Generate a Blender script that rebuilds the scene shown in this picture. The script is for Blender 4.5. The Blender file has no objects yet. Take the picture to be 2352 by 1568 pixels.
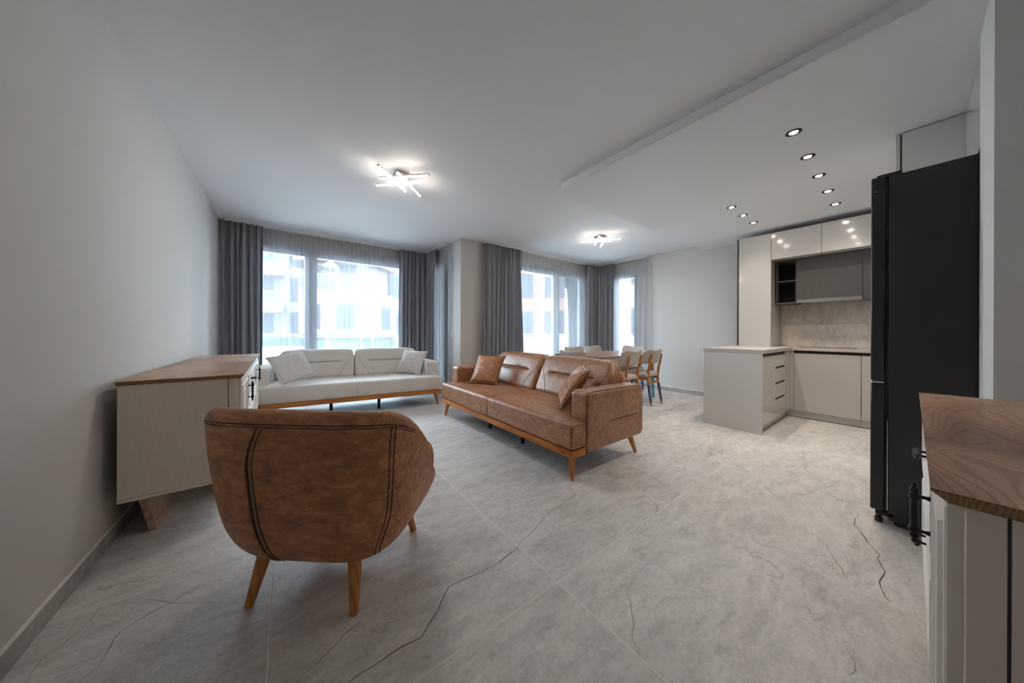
import bpy, bmesh, math, random
from mathutils import Vector, Matrix, noise as mnoise
R = math.radians
PI = math.pi
random.seed(7)
scene = bpy.context.scene
COL = scene.collection

# ------------------------------------------------------------------ camera
cam_d = bpy.data.cameras.new('camera')
cam = bpy.data.objects.new('camera', cam_d)
COL.objects.link(cam)
cam_d.sensor_fit = 'HORIZONTAL'
cam_d.sensor_width = 36.0
cam_d.lens = 694.1 / 2352 * 36.0
cam_d.shift_y = -(784 - 763.61) / 2352
cam_d.clip_start = 0.02
cam_d.clip_end = 400
YAW = R(37.095)
fwd = Vector((math.sin(YAW), math.cos(YAW), 0))
rgt = Vector((math.cos(YAW), -math.sin(YAW), 0))
upv = Vector((0, 0, 1))
rot = Matrix((rgt, upv, -fwd)).transposed().to_4x4()
cam.matrix_world = Matrix.Translation((0, 0, 1.13)) @ rot @ Matrix.Rotation(R(0.234), 4, 'Z')
scene.camera = cam

# ------------------------------------------------------------------ world / exposure / sampling
world = bpy.data.worlds.new('overcast_sky')
scene.world = world
world.use_nodes = True
wn = world.node_tree.nodes
bgn = wn.get('Background') or wn.new('ShaderNodeBackground')
bgn.inputs[0].default_value = (0.76, 0.88, 1.0, 1)
bgn.inputs[1].default_value = 8.8
scene.view_settings.view_transform = 'Standard'
scene.view_settings.look = 'None'
scene.view_settings.gamma = 1.0
scene.view_settings.use_curve_mapping = False
scene.view_settings.exposure = 1.95
cy = scene.cycles
cy.max_bounces = 7
cy.diffuse_bounces = 5
cy.glossy_bounces = 3
cy.transmission_bounces = 4
cy.transparent_max_bounces = 12
cy.use_adaptive_sampling = False
cy.caustics_reflective = False
cy.caustics_refractive = False
cy.sample_clamp_indirect = 3.0
cy.use_denoising = True
cy.use_light_tree = False


LED_WARM = (1.0, 0.91, 0.80)
BAR_STRENGTH = 24.0
SPOT_POWER = 5.8

# ------------------------------------------------------------------ materials
MATS = {}


def newmat(name):
    m = bpy.data.materials.new(name)
    m.use_nodes = True
    nt = m.node_tree
    b = nt.nodes.get('Principled BSDF')
    MATS[name] = m
    return m, nt, b


def plain(name, col, rough=0.6, metal=0.0, spec=0.5, coat=0.0, sheen=0.0, bump=0.0, bscale=200.0, var=0.0, vscale=3.0):
    m, nt, b = newmat(name)
    b.inputs['Base Color'].default_value = (*col, 1)
    b.inputs['Roughness'].default_value = rough
    b.inputs['Metallic'].default_value = metal
    b.inputs['Specular IOR Level'].default_value = spec
    b.inputs['Coat Weight'].default_value = coat
    b.inputs['Coat Roughness'].default_value = 0.08
    if sheen:
        b.inputs['Sheen Weight'].default_value = sheen
        b.inputs['Sheen Roughness'].default_value = 0.5
    tc = nt.nodes.new('ShaderNodeTexCoord')
    if bump:
        n = nt.nodes.new('ShaderNodeTexNoise')
        n.inputs['Scale'].default_value = bscale
        n.inputs['Detail'].default_value = 3
        nt.links.new(tc.outputs['Object'], n.inputs['Vector'])
        bp = nt.nodes.new('ShaderNodeBump')
        bp.inputs['Strength'].default_value = bump
        bp.inputs['Distance'].default_value = 0.002
        nt.links.new(n.outputs['Fac'], bp.inputs['Height'])
        nt.links.new(bp.outputs['Normal'], b.inputs['Normal'])
    if var:
        n2 = nt.nodes.new('ShaderNodeTexNoise')
        n2.inputs['Scale'].default_value = vscale
        n2.inputs['Detail'].default_value = 4
        nt.links.new(tc.outputs['Object'], n2.inputs['Vector'])
        rmp = nt.nodes.new('ShaderNodeValToRGB')
        rmp.color_ramp.elements[0].position = 0.3
        rmp.color_ramp.elements[1].position = 0.7
        rmp.color_ramp.elements[0].color = (*[c * (1 - var) for c in col], 1)
        rmp.color_ramp.elements[1].color = (*[min(1, c * (1 + var)) for c in col], 1)
        nt.links.new(n2.outputs['Fac'], rmp.inputs['Fac'])
        nt.links.new(rmp.outputs['Color'], b.inputs['Base Color'])
    return m


def ramp(nt, fac, stops):
    r = nt.nodes.new('ShaderNodeValToRGB')
    els = r.color_ramp.elements
    while len(els) < len(stops):
        els.new(0.5)
    for e, (p, c) in zip(els, stops):
        e.position = p
        e.color = (*c, 1)
    nt.links.new(fac, r.inputs['Fac'])
    return r.outputs['Color']


def mapping(nt, scale=(1, 1, 1), rotv=(0, 0, 0), coord='Object', rand=False):
    tc = nt.nodes.new('ShaderNodeTexCoord')
    mp = nt.nodes.new('ShaderNodeMapping')
    mp.inputs['Scale'].default_value = scale
    mp.inputs['Rotation'].default_value = rotv
    src = tc.outputs[coord]
    if rand:
        oi = nt.nodes.new('ShaderNodeObjectInfo')
        mul = nt.nodes.new('ShaderNodeVectorMath')
        mul.operation = 'SCALE'
        mul.inputs[0].default_value = (37.0, 71.0, 13.0)
        nt.links.new(oi.outputs['Random'], mul.inputs['Scale'])
        add = nt.nodes.new('ShaderNodeVectorMath')
        add.operation = 'ADD'
        nt.links.new(src, add.inputs[0])
        nt.links.new(mul.outputs[0], add.inputs[1])
        src = add.outputs[0]
    nt.links.new(src, mp.inputs['Vector'])
    return mp.outputs['Vector']


def noise(nt, vec, scale, detail=4, rough=0.55, dist=0.0):
    n = nt.nodes.new('ShaderNodeTexNoise')
    n.inputs['Scale'].default_value = scale
    n.inputs['Detail'].default_value = detail
    n.inputs['Roughness'].default_value = rough
    n.inputs['Distortion'].default_value = dist
    nt.links.new(vec, n.inputs['Vector'])
    return n.outputs['Fac']


def mixc(nt, fac, a, b, mode='MIX'):
    m = nt.nodes.new('ShaderNodeMix')
    m.data_type = 'RGBA'
    m.blend_type = mode
    if isinstance(fac, float):
        m.inputs[0].default_value = fac
    else:
        nt.links.new(fac, m.inputs[0])
    for i, v in ((6, a), (7, b)):
        if isinstance(v, tuple):
            m.inputs[i].default_value = (*v, 1)
        else:
            nt.links.new(v, m.inputs[i])
    return m.outputs[2]


def bump(nt, b, h, strength, dist=0.002):
    bp = nt.nodes.new('ShaderNodeBump')
    bp.inputs['Strength'].default_value = strength
    bp.inputs['Distance'].default_value = dist
    nt.links.new(h, bp.inputs['Height'])
    nt.links.new(bp.outputs['Normal'], b.inputs['Normal'])


def mat_leather(name, k=(1, 1, 1), spec=0.6, rough=0.46):
    m, nt, b = newmat(name)
    T = lambda c: tuple(min(1, x * y) for x, y in zip(c, k))
    v = mapping(nt)
    n1 = noise(nt, v, 5.0, 6, 0.65, 0.6)
    v2 = mapping(nt, (6, 22, 14), (0.4, 0.3, 0.7))
    n2 = noise(nt, v2, 2.0, 5, 0.65, 0.8)
    c1 = ramp(nt, n1, [(0.30, T((0.17, 0.068, 0.029))), (0.5, T((0.34, 0.145, 0.062))), (0.70, T((0.50, 0.235, 0.110)))])
    c2 = ramp(nt, n2, [(0.36, T((0.15, 0.060, 0.026))), (0.52, T((0.35, 0.150, 0.064))), (0.66, T((0.56, 0.270, 0.130)))])
    nt.links.new(mixc(nt, 0.55, c1, c2), b.inputs['Base Color'])
    b.inputs['Roughness'].default_value = rough
    b.inputs['Specular IOR Level'].default_value = spec
    v3 = mapping(nt)
    bump(nt, b, noise(nt, v3, 260, 3), 0.22, 0.001)
    return m


def mat_fabric(name, c, c2, sc=420, rough=0.9, bstr=0.35):
    m, nt, b = newmat(name)
    v = mapping(nt, (1, 1, 1.0))
    n = noise(nt, v, sc, 2, 0.6)
    n2 = noise(nt, v, 6, 3, 0.5)
    cc = ramp(nt, n, [(0.32, c2), (0.68, c)])
    dd = ramp(nt, n2, [(0.3, (0.93, 0.93, 0.93)), (0.7, (1, 1, 1))])
    nt.links.new(mixc(nt, 1.0, cc, dd, 'MULTIPLY'), b.inputs['Base Color'])
    b.inputs['Roughness'].default_value = rough
    b.inputs['Specular IOR Level'].default_value = 0.2
    b.inputs['Sheen Weight'].default_value = 0.25
    bump(nt, b, n, bstr, 0.0015)
    return m


def mat_wood(name, stops, scale=(1, 9, 9), nsc=3.0, rough=0.4, dist=1.5, fine=0.25):
    m, nt, b = newmat(name)
    v = mapping(nt, scale)
    n1 = noise(nt, v, nsc, 5, 0.6, dist)
    w = nt.nodes.new('ShaderNodeTexWave')
    w.wave_type = 'BANDS'
    w.bands_direction = 'Y'
    w.inputs['Scale'].default_value = 1.6
    w.inputs['Distortion'].default_value = 7.0
    w.inputs['Detail'].default_value = 4
    w.inputs['Detail Scale'].default_value = 0.9
    nt.links.new(v, w.inputs['Vector'])
    f = nt.nodes.new('ShaderNodeMix')
    f.data_type = 'FLOAT'
    f.inputs[0].default_value = 0.45
    nt.links.new(n1, f.inputs[2])
    nt.links.new(w.outputs['Fac'], f.inputs[3])
    c = ramp(nt, f.outputs[0], stops)
    v2 = mapping(nt, (scale[0] * 2, scale[1] * 30, scale[2] * 30))
    fn = noise(nt, v2, 3, 2)
    g = ramp(nt, fn, [(0.3, (1 - fine,) * 3), (0.7, (1, 1, 1))])
    nt.links.new(mixc(nt, 1.0, c, g, 'MULTIPLY'), b.inputs['Base Color'])
    b.inputs['Roughness'].default_value = rough
    bump(nt, b, fn, 0.08, 0.0005)
    return m


def mat_walnut(name, rough=0.38):
    # burl-like flowing contour rings on walnut veneer
    m, nt, b = newmat(name)
    v = mapping(nt, (1.0, 2.6, 1.0))
    base = noise(nt, v, 1.5, 1.5, 0.45, 0.9)
    mul = nt.nodes.new('ShaderNodeMath')
    mul.operation = 'MULTIPLY'
    mul.inputs[1].default_value = 190.0
    nt.links.new(base, mul.inputs[0])
    sn = nt.nodes.new('ShaderNodeMath')
    sn.operation = 'SINE'
    nt.links.new(mul.outputs[0], sn.inputs[0])
    ad = nt.nodes.new('ShaderNodeMath')
    ad.operation = 'MULTIPLY_ADD'
    ad.inputs[1].default_value = 0.5
    ad.inputs[2].default_value = 0.5
    nt.links.new(sn.outputs[0], ad.inputs[0])
    rings = ramp(nt, ad.outputs[0], [(0.0, (0.70, 0.67, 0.65)), (0.40, (1, 1, 1)), (1.0, (1, 1, 1))])
    tone = ramp(nt, base, [(0.30, (0.34, 0.200, 0.135)), (0.46, (0.58, 0.365, 0.245)), (0.60, (0.66, 0.435, 0.305)), (0.72, (0.43, 0.265, 0.190))])
    v2 = mapping(nt, (6, 160, 20))
    fine = ramp(nt, noise(nt, v2, 2, 2), [(0.3, (0.84, 0.83, 0.82)), (0.7, (1, 1, 1))])
    c = mixc(nt, 1.0, mixc(nt, 1.0, tone, rings, 'MULTIPLY'), fine, 'MULTIPLY')
    nt.links.new(c, b.inputs['Base Color'])
    b.inputs['Roughness'].default_value = rough
    b.inputs['Specular IOR Level'].default_value = 0.4
    return m


def mat_stone(name, base, dark, warm, rough=0.33, vein=(0.12, 0.09, 0.07), rand=True, vein_amt=0.55):
    m, nt, b = newmat(name)
    v = mapping(nt, (1, 1, 1), coord='Object', rand=rand)
    vs = mapping(nt, (1.0, 2.6, 1), (0, 0, 0.7), coord='Object', rand=rand)
    big = noise(nt, vs, 2.2, 7, 0.62, 0.9)
    mid = noise(nt, vs, 7.0, 8, 0.7, 0.5)
    fine = noise(nt, v, 60, 5, 0.7)
    c = ramp(nt, big, [(0.28, dark), (0.5, base), (0.74, tuple(min(1, x * 1.13) for x in base))])
    c2 = ramp(nt, mid, [(0.30, (0.76, 0.76, 0.77)), (0.55, (1, 1, 1)), (0.75, (1.07, 1.05, 1.03))])
    c = mixc(nt, 1.0, c, c2, 'MULTIPLY')
    f3 = ramp(nt, fine, [(0.3, (0.80, 0.80, 0.81)), (0.5, (0.98, 0.98, 0.98)), (0.7, (1.05, 1.05, 1.04))])
    c = mixc(nt, 1.0, c, f3, 'MULTIPLY')
    wn_ = noise(nt, vs, 3.1, 5, 0.6, 1.2)
    wf = ramp(nt, wn_, [(0.58, (0, 0, 0)), (0.75, (0.5, 0.5, 0.5))])
    c = mixc(nt, wf, c, warm)
    # thin crack-like veins: narrow contour of a distorted noise
    vv = mapping(nt, (1, 1.7, 1), (0, 0, 0.9), coord='Object', rand=rand)
    vn = noise(nt, vv, 1.1, 9, 0.62, 0.35)
    sb = nt.nodes.new('ShaderNodeMath')
    sb.operation = 'SUBTRACT'
    sb.inputs[1].default_value = 0.5
    nt.links.new(vn, sb.inputs[0])
    ab = nt.nodes.new('ShaderNodeMath')
    ab.operation = 'ABSOLUTE'
    nt.links.new(sb.outputs[0], ab.inputs[0])
    line = ramp(nt, ab.outputs[0], [(0.0, (1, 1, 1)), (0.006, (0, 0, 0))])
    gate = ramp(nt, noise(nt, vv, 1.9, 3), [(0.50, (0, 0, 0)), (0.66, (vein_amt,) * 3)])
    lf = mixc(nt, 1.0, line, gate, 'MULTIPLY')
    c = mixc(nt, lf, c, vein)
    nt.links.new(c, b.inputs['Base Color'])
    rr = ramp(nt, mid, [(0.3, (rough * 1.25,) * 3), (0.7, (rough * 0.85,) * 3)])
    nt.links.new(rr, b.inputs['Roughness'])
    b.inputs['Specular IOR Level'].default_value = 0.45
    bump(nt, b, fine, 0.10, 0.0015)
    return m


def mat_emit(name, col, s):
    m, nt, b = newmat(name)
    b.inputs['Base Color'].default_value = (*col, 1)
    b.inputs['Emission Color'].default_value = (*col, 1)
    b.inputs['Emission Strength'].default_value = s
    return m


def mat_sheer():
    m, nt, b = newmat('sheer_voile')
    out = nt.nodes.get('Material Output')
    tr = nt.nodes.new('ShaderNodeBsdfTransparent')
    df = nt.nodes.new('ShaderNodeBsdfDiffuse')
    tl = nt.nodes.new('ShaderNodeBsdfTranslucent')
    df.inputs[0].default_value = (0.78, 0.79, 0.83, 1)
    tl.inputs[0].default_value = (0.38, 0.40, 0.44, 1)
    a = nt.nodes.new('ShaderNodeMixShader')
    a.inputs[0].default_value = 0.5
    nt.links.new(df.outputs[0], a.inputs[1])
    nt.links.new(tl.outputs[0], a.inputs[2])
    v = mapping(nt, (260, 260, 260))
    th = noise(nt, v, 1.0, 1)
    fac = nt.nodes.new('ShaderNodeMapRange')
    fac.inputs[3].default_value = 0.34
    fac.inputs[4].default_value = 0.52
    nt.links.new(th, fac.inputs[0])
    mx = nt.nodes.new('ShaderNodeMixShader')
    nt.links.new(fac.outputs[0], mx.inputs[0])
    nt.links.new(tr.outputs[0], mx.inputs[1])
    nt.links.new(a.outputs[0], mx.inputs[2])
    nt.links.new(mx.outputs[0], out.inputs['Surface'])
    return m


def mat_glass(name, tint=(0.93, 0.96, 0.97), refl=0.06):
    m, nt, b = newmat(name)
    out = nt.nodes.get('Material Output')
    tr = nt.nodes.new('ShaderNodeBsdfTransparent')
    tr.inputs[0].default_value = (*tint, 1)
    gl = nt.nodes.new('ShaderNodeBsdfGlossy')
    gl.inputs['Roughness'].default_value = 0.02
    fr = nt.nodes.new('ShaderNodeFresnel')
    fr.inputs[0].default_value = 1.35
    mx = nt.nodes.new('ShaderNodeMixShader')
    nt.links.new(fr.outputs[0], mx.inputs[0])
    nt.links.new(tr.outputs[0], mx.inputs[1])
    nt.links.new(gl.outputs[0], mx.inputs[2])
    nt.links.new(mx.outputs[0], out.inputs['Surface'])
    return m


def mat_drape():
    m, nt, b = newmat('grey_drape')
    out = nt.nodes.get('Material Output')
    v = mapping(nt, (300, 300, 900))
    n = noise(nt, v, 1.0, 2)
    c = ramp(nt, n, [(0.3, (0.24, 0.25, 0.275)), (0.7, (0.34, 0.35, 0.38))])
    nt.links.new(c, b.inputs['Base Color'])
    b.inputs['Roughness'].default_value = 0.55
    b.inputs['Sheen Weight'].default_value = 0.08
    b.inputs['Sheen Roughness'].default_value = 0.35
    b.inputs['Specular IOR Level'].default_value = 0.35
    tl = nt.nodes.new('ShaderNodeBsdfTranslucent')
    tl.inputs[0].default_value = (0.10, 0.11, 0.13, 1)
    mx = nt.nodes.new('ShaderNodeMixShader')
    mx.inputs[0].default_value = 0.06
    nt.links.new(b.outputs[0], mx.inputs[1])
    nt.links.new(tl.outputs[0], mx.inputs[2])
    nt.links.new(mx.outputs[0], out.inputs['Surface'])
    bump(nt, b, n, 0.15, 0.001)
    return m


def mat_cream():
    # painted veneer: flat beige with faint cathedral grain lines
    m, nt, b = newmat('cream_lacquer')
    v = mapping(nt, (3.2, 3.2, 0.55))
    base = noise(nt, v, 1.7, 1.2, 0.4, 0.3)
    mul = nt.nodes.new('ShaderNodeMath')
    mul.operation = 'MULTIPLY'
    mul.inputs[1].default_value = 75.0
    nt.links.new(base, mul.inputs[0])
    sn = nt.nodes.new('ShaderNodeMath')
    sn.operation = 'SINE'
    nt.links.new(mul.outputs[0], sn.inputs[0])
    c = ramp(nt, sn.outputs[0], [(0.0, (0.80, 0.715, 0.62)), (0.80, (0.803, 0.718, 0.623)), (1.0, (0.828, 0.748, 0.658))])
    nt.links.new(c, b.inputs['Base Color'])
    b.inputs['Roughness'].default_value = 0.5
    return m


plain('ceiling_paint', (0.80, 0.80, 0.80), 0.9, spec=0.2, var=0.02, vscale=0.6)
plain('wall_paint', (0.61, 0.592, 0.568), 0.9, spec=0.2, bump=0.12, bscale=350, var=0.015, vscale=1.2)
plain('plaster_white', (0.86, 0.86, 0.86), 0.85, spec=0.2)
mat_stone('floor_stone', (0.73, 0.71, 0.685), (0.60, 0.585, 0.565), (0.64, 0.57, 0.50), 0.36)
mat_stone('skirting_stone', (0.42, 0.41, 0.395), (0.32, 0.315, 0.305), (0.36, 0.30, 0.25), 0.45)
mat_stone('splash_stone', (0.72, 0.655, 0.59), (0.62, 0.565, 0.51), (0.76, 0.68, 0.61), 0.32, vein=(0.88, 0.84, 0.80), vein_amt=0.7)
plain('grout', (0.88, 0.86, 0.82), 0.8)
plain('vein_dark', (0.15, 0.14, 0.135), 0.5, var=0.35, vscale=14)
plain('vein_brown', (0.31, 0.235, 0.18), 0.5, var=0.3, vscale=14)
plain('vein_pale', (0.74, 0.71, 0.67), 0.5, var=0.1, vscale=14)
mat_leather('brown_leather', (1.25, 1.2, 1.1))
mat_leather('taupe_leather', (1.03, 1.06, 1.08), 0.85, 0.42)
plain('dark_thread', (0.035, 0.019, 0.012), 0.7)
plain('leather_piping', (0.20, 0.105, 0.058), 0.5, var=0.25, vscale=30)
plain('zip_tape', (0.30, 0.21, 0.145), 0.6)
mat_fabric('cream_fabric', (0.80, 0.755, 0.70), (0.68, 0.635, 0.58), 520)
plain('cream_thread', (0.36, 0.32, 0.275), 0.9)
mat_fabric('linen_fabric', (0.80, 0.77, 0.73), (0.68, 0.65, 0.61), 330)
mat_fabric('chair_fabric', (0.62, 0.555, 0.485), (0.36, 0.315, 0.268), 240)
mat_wood('honey_wood', [(0.25, (0.44, 0.130, 0.018)), (0.5, (0.56, 0.185, 0.030)), (0.75, (0.63, 0.235, 0.045))], (1.2, 7, 7), 2.5, 0.32)
mat_wood('leg_wood', [(0.25, (0.46, 0.155, 0.036)), (0.5, (0.58, 0.215, 0.055)), (0.75, (0.66, 0.27, 0.075))], (9, 9, 1.2), 2.5, 0.34)
mat_wood('chair_wood', [(0.25, (0.40, 0.155, 0.042)), (0.5, (0.50, 0.205, 0.060)), (0.75, (0.57, 0.25, 0.080))], (9, 9, 1.5), 2.5, 0.38)
mat_walnut('walnut_veneer')
mat_wood('walnut_edge', [(0.25, (0.21, 0.105, 0.036)), (0.5, (0.33, 0.175, 0.062)), (0.75, (0.41, 0.225, 0.085))], (1, 30, 30), 2.0, 0.4)
mat_wood('walnut_table', [(0.25, (0.22, 0.125, 0.080)), (0.5, (0.30, 0.18, 0.12)), (0.75, (0.37, 0.235, 0.165))], (1.2, 10, 10), 1.6, 0.3)
mat_cream()
plain('cream_moulding', (0.76, 0.73, 0.68), 0.4, var=0.03, vscale=8)
plain('groove_dark', (0.05, 0.045, 0.04), 0.7)
plain('black_iron', (0.018, 0.018, 0.020), 0.38, metal=0.6, bump=0.2, bscale=300)
plain('gloss_white', (0.54, 0.52, 0.49), 0.13, coat=0.4, var=0.01, vscale=2)
plain('satin_white', (0.62, 0.61, 0.585), 0.28, var=0.01, vscale=2)
plain('dark_brown_edge', (0.045, 0.035, 0.032), 0.5)
mat_wood('smoked_panel', [(0.25, (0.085, 0.078, 0.074)), (0.5, (0.105, 0.097, 0.092)), (0.75, (0.125, 0.116, 0.110))], (30, 30, 1), 1.5, 0.42)
plain('shelf_black', (0.014, 0.013, 0.013), 0.6)
plain('steel', (0.62, 0.61, 0.59), 0.28, metal=1.0, bump=0.05, bscale=400)
plain('black_glass', (0.012, 0.012, 0.013), 0.06, coat=0.5)
plain('counter_top', (0.50, 0.455, 0.415), 0.42, var=0.06, vscale=9)
plain('fridge_black', (0.0165, 0.0165, 0.0175), 0.34, bump=0.06, bscale=500, var=0.06, vscale=4)
plain('black_plastic', (0.012, 0.012, 0.012), 0.5)
plain('chrome', (0.8, 0.8, 0.8), 0.12, metal=1.0)
plain('window_grey', (0.30, 0.32, 0.35), 0.4, var=0.02)
plain('reveal_white', (0.78, 0.78, 0.78), 0.8)
mat_glass('window_glass')
mat_glass('rail_glass', (0.70, 0.78, 0.82))
mat_drape()
mat_sheer()
plain('track_white', (0.80, 0.80, 0.80), 0.5)
plain('switch_white', (0.82, 0.82, 0.80), 0.35)
mat_emit('led_bar', LED_WARM, BAR_STRENGTH)
mat_emit('led_spot', (1.0, 0.90, 0.78), 40.0)
plain('lamp_grey', (0.55, 0.55, 0.55), 0.4, metal=0.3)
plain('ring_black', (0.02, 0.02, 0.02), 0.25, metal=0.6)
plain('blue_film', (0.060, 0.075, 0.42), 0.25, var=0.5, vscale=40)
plain('violet_film', (0.125, 0.085, 0.20), 0.3, var=0.3, vscale=40)
plain('teal_film', (0.10, 0.36, 0.40), 0.25, var=0.4, vscale=30)
plain('render_dimmed', (0.105, 0.103, 0.10), 0.9, var=0.04, vscale=0.6)  # facade and far window colours darkened below real tones to offset overbright daylight
plain('cladding_tan_dimmed', (0.085, 0.050, 0.038), 0.8, var=0.06, vscale=1.0)
plain('cladding_grey_dimmed', (0.10, 0.098, 0.108), 0.8, var=0.05)
plain('far_window', (0.02, 0.022, 0.025), 0.5, spec=0.2)
plain('far_frame', (0.03, 0.03, 0.032), 0.6, spec=0.2)
plain('paving', (0.52, 0.51, 0.50), 0.85, var=0.08, vscale=0.8)
plain('rail_metal', (0.16, 0.165, 0.17), 0.45)
plain('bark', (0.30, 0.26, 0.22), 0.9)
plain('shrub_green', (0.13, 0.22, 0.07), 0.8, var=0.4, vscale=6)
plain('parasol_cloth', (0.66, 0.63, 0.58), 0.9)
plain('paper', (0.72, 0.70, 0.66), 0.8)
plain('fleck', (0.85, 0.84, 0.82), 0.12, coat=0.6)  # pale base colour carries the floor glints

# ------------------------------------------------------------------ mesh helpers


def finish(bm, name, mat, parent=None, smooth=None, loc=None, rotz=None):
    me = bpy.data.meshes.new(name)
    bmesh.ops.recalc_face_normals(bm, faces=bm.faces[:])
    bm.to_mesh(me)
    bm.free()
    mats = mat if isinstance(mat, (list, tuple)) else [mat]
    for mm in mats:
        me.materials.append(MATS[mm])
    if smooth is not None:
        for p in me.polygons:
            p.use_smooth = True
        if smooth < 180:
            me.set_sharp_from_angle(angle=R(smooth))
    o = bpy.data.objects.new(name, me)
    COL.objects.link(o)
    if parent is not None:
        o.parent = parent
    if loc is not None:
        o.location = loc
    if rotz is not None:
        o.rotation_euler = (0, 0, rotz)
    return o


def box(bm, x0, x1, y0, y1, z0, z1, r=0.0, seg=2, mi=0):
    x0, x1 = min(x0, x1), max(x0, x1)
    y0, y1 = min(y0, y1), max(y0, y1)
    z0, z1 = min(z0, z1), max(z0, z1)
    vs = [bm.verts.new(p) for p in ((x0, y0, z0), (x1, y0, z0), (x1, y1, z0), (x0, y1, z0), (x0, y0, z1), (x1, y0, z1), (x1, y1, z1), (x0, y1, z1))]
    fs = [bm.faces.new([vs[i] for i in q]) for q in ((0, 3, 2, 1), (4, 5, 6, 7), (0, 1, 5, 4), (1, 2, 6, 5), (2, 3, 7, 6), (3, 0, 4, 7))]
    for f in fs:
        f.material_index = mi
    if r > 0:
        es = set()
        for f in fs:
            es.update(f.edges)
        res = bmesh.ops.bevel(bm, geom=list(es), offset=r, segments=seg, profile=0.5, affect='EDGES', clamp_overlap=True)
        for f in res['faces']:
            f.material_index = mi
    return vs


def bx(name, mat, parent, x0, x1, y0, y1, z0, z1, r=0.0, seg=2, smooth=None):
    bm = bmesh.new()
    box(bm, x0, x1, y0, y1, z0, z1, r, seg)
    return finish(bm, name, mat, parent, smooth if smooth is not None else (40 if r > 0 else None))


def ring_loft(bm, rings, cap=True, closed=True):
    rv = [[bm.verts.new(p) for p in rg] for rg in rings]
    n = len(rv[0])
    for a, b in zip(rv[:-1], rv[1:]):
        for i in range(n if closed else n - 1):
            j = (i + 1) % n
            bm.faces.new((a[i], a[j], b[j], b[i]))
    if cap:
        if len(rv[0]) > 2:
            bm.faces.new(rv[0][::-1])
            bm.faces.new(rv[-1])
    return rv


def lathe(bm, p0, p1, prof, n=14):
    """profile [(t along axis 0..1, radius)] revolved around p0->p1"""
    p0, p1 = Vector(p0), Vector(p1)
    ax = (p1 - p0)
    L = ax.length
    ax.normalize()
    u = ax.orthogonal().normalized()
    w = ax.cross(u)
    rings = []
    for t, r in prof:
        c = p0 + ax * (L * t)
        rings.append([c + (u * math.cos(2 * PI * i / n) + w * math.sin(2 * PI * i / n)) * max(r, 1e-4) for i in range(n)])
    ring_loft(bm, rings)


def tube(bm, pts, r, n=6, closed=False):
    pts = [Vector(p) for p in pts]
    rings = []
    prev = None
    m = len(pts)
    for i, p in enumerate(pts):
        if closed:
            d = pts[(i + 1) % m] - pts[i - 1]
        else:
            d = pts[min(i + 1, m - 1)] - pts[max(i - 1, 0)]
        if d.length < 1e-9:
            d = Vector((0, 0, 1))
        d.normalize()
        u = prev if prev is not None else d.orthogonal()
        u = (u - d * u.dot(d))
        if u.length < 1e-6:
            u = d.orthogonal()
        u.normalize()
        prev = u
        w = d.cross(u)
        rr = r[i] if isinstance(r, (list, tuple)) else r
        rings.append([p + (u * math.cos(2 * PI * k / n) + w * math.sin(2 * PI * k / n)) * rr for k in range(n)])
    if closed:
        rv = [[bm.verts.new(q) for q in rg] for rg in rings]
        for a in range(m):
            b = (a + 1) % m
            for i in range(n):
                j = (i + 1) % n
                bm.faces.new((rv[a][i], rv[a][j], rv[b][j], rv[b][i]))
    else:
        ring_loft(bm, rings)


def axis_samples(h, r, n):
    """positions from -h to h, denser inside the rounded margin r"""
    k = 5
    out = [-h + r * (1 - math.cos(PI / 2 * i / k)) for i in range(k)]
    inner = h - r
    for i in range(n + 1):
        out.append(-inner + 2 * inner * i / n if n else 0)
    out += [h - r * (1 - math.cos(PI / 2 * i / k)) for i in range(k - 1, -1, -1)]
    return out


def soft_box(bm, hx, hy, hz, r, nx, ny, nz, fn=None):
    """rounded box centred on the origin with dense faces; fn deforms every point"""
    X, Y, Z = axis_samples(hx, r, nx), axis_samples(hy, r, ny), axis_samples(hz, r, nz)

    def rnd(p):
        q = Vector((max(-(hx - r), min(hx - r, p[0])), max(-(hy - r), min(hy - r, p[1])), max(-(hz - r), min(hz - r, p[2]))))
        d = Vector(p) - q
        if d.length > 1e-9:
            q = q + d.normalized() * r
        return q
    key = {}

    def vert(p):
        q = rnd(p)
        if fn:
            q = Vector(fn(q))
        k = (round(p[0], 5), round(p[1], 5), round(p[2], 5))
        if k not in key:
            key[k] = bm.verts.new(q)
        return key[k]

    def face_grid(A, B, mk):
        g = [[vert(mk(a, b)) for b in B] for a in A]
        for i in range(len(A) - 1):
            for j in range(len(B) - 1):
                q = []
                for v in (g[i][j], g[i + 1][j], g[i + 1][j + 1], g[i][j + 1]):
                    if v not in q:
                        q.append(v)
                if len(q) > 2:
                    try:
                        bm.faces.new(q)
                    except ValueError:
                        pass
    for s in (-1, 1):
        face_grid(X, Y, lambda a, b: (a, b, s * hz))
        face_grid(X, Z, lambda a, b: (a, s * hy, b))
        face_grid(Y, Z, lambda a, b: (s * hx, a, b))
    bmesh.ops.remove_doubles(bm, verts=bm.verts[:], dist=1e-5)


def interp(tab, x):
    if x <= tab[0][0]:
        return tab[0][1]
    for (a, va), (b, vb) in zip(tab[:-1], tab[1:]):
        if x <= b:
            t = (x - a) / (b - a)
            t = t * t * (3 - 2 * t) * 0.5 + t * 0.5
            return va + (vb - va) * t
    return tab[-1][1]


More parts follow.
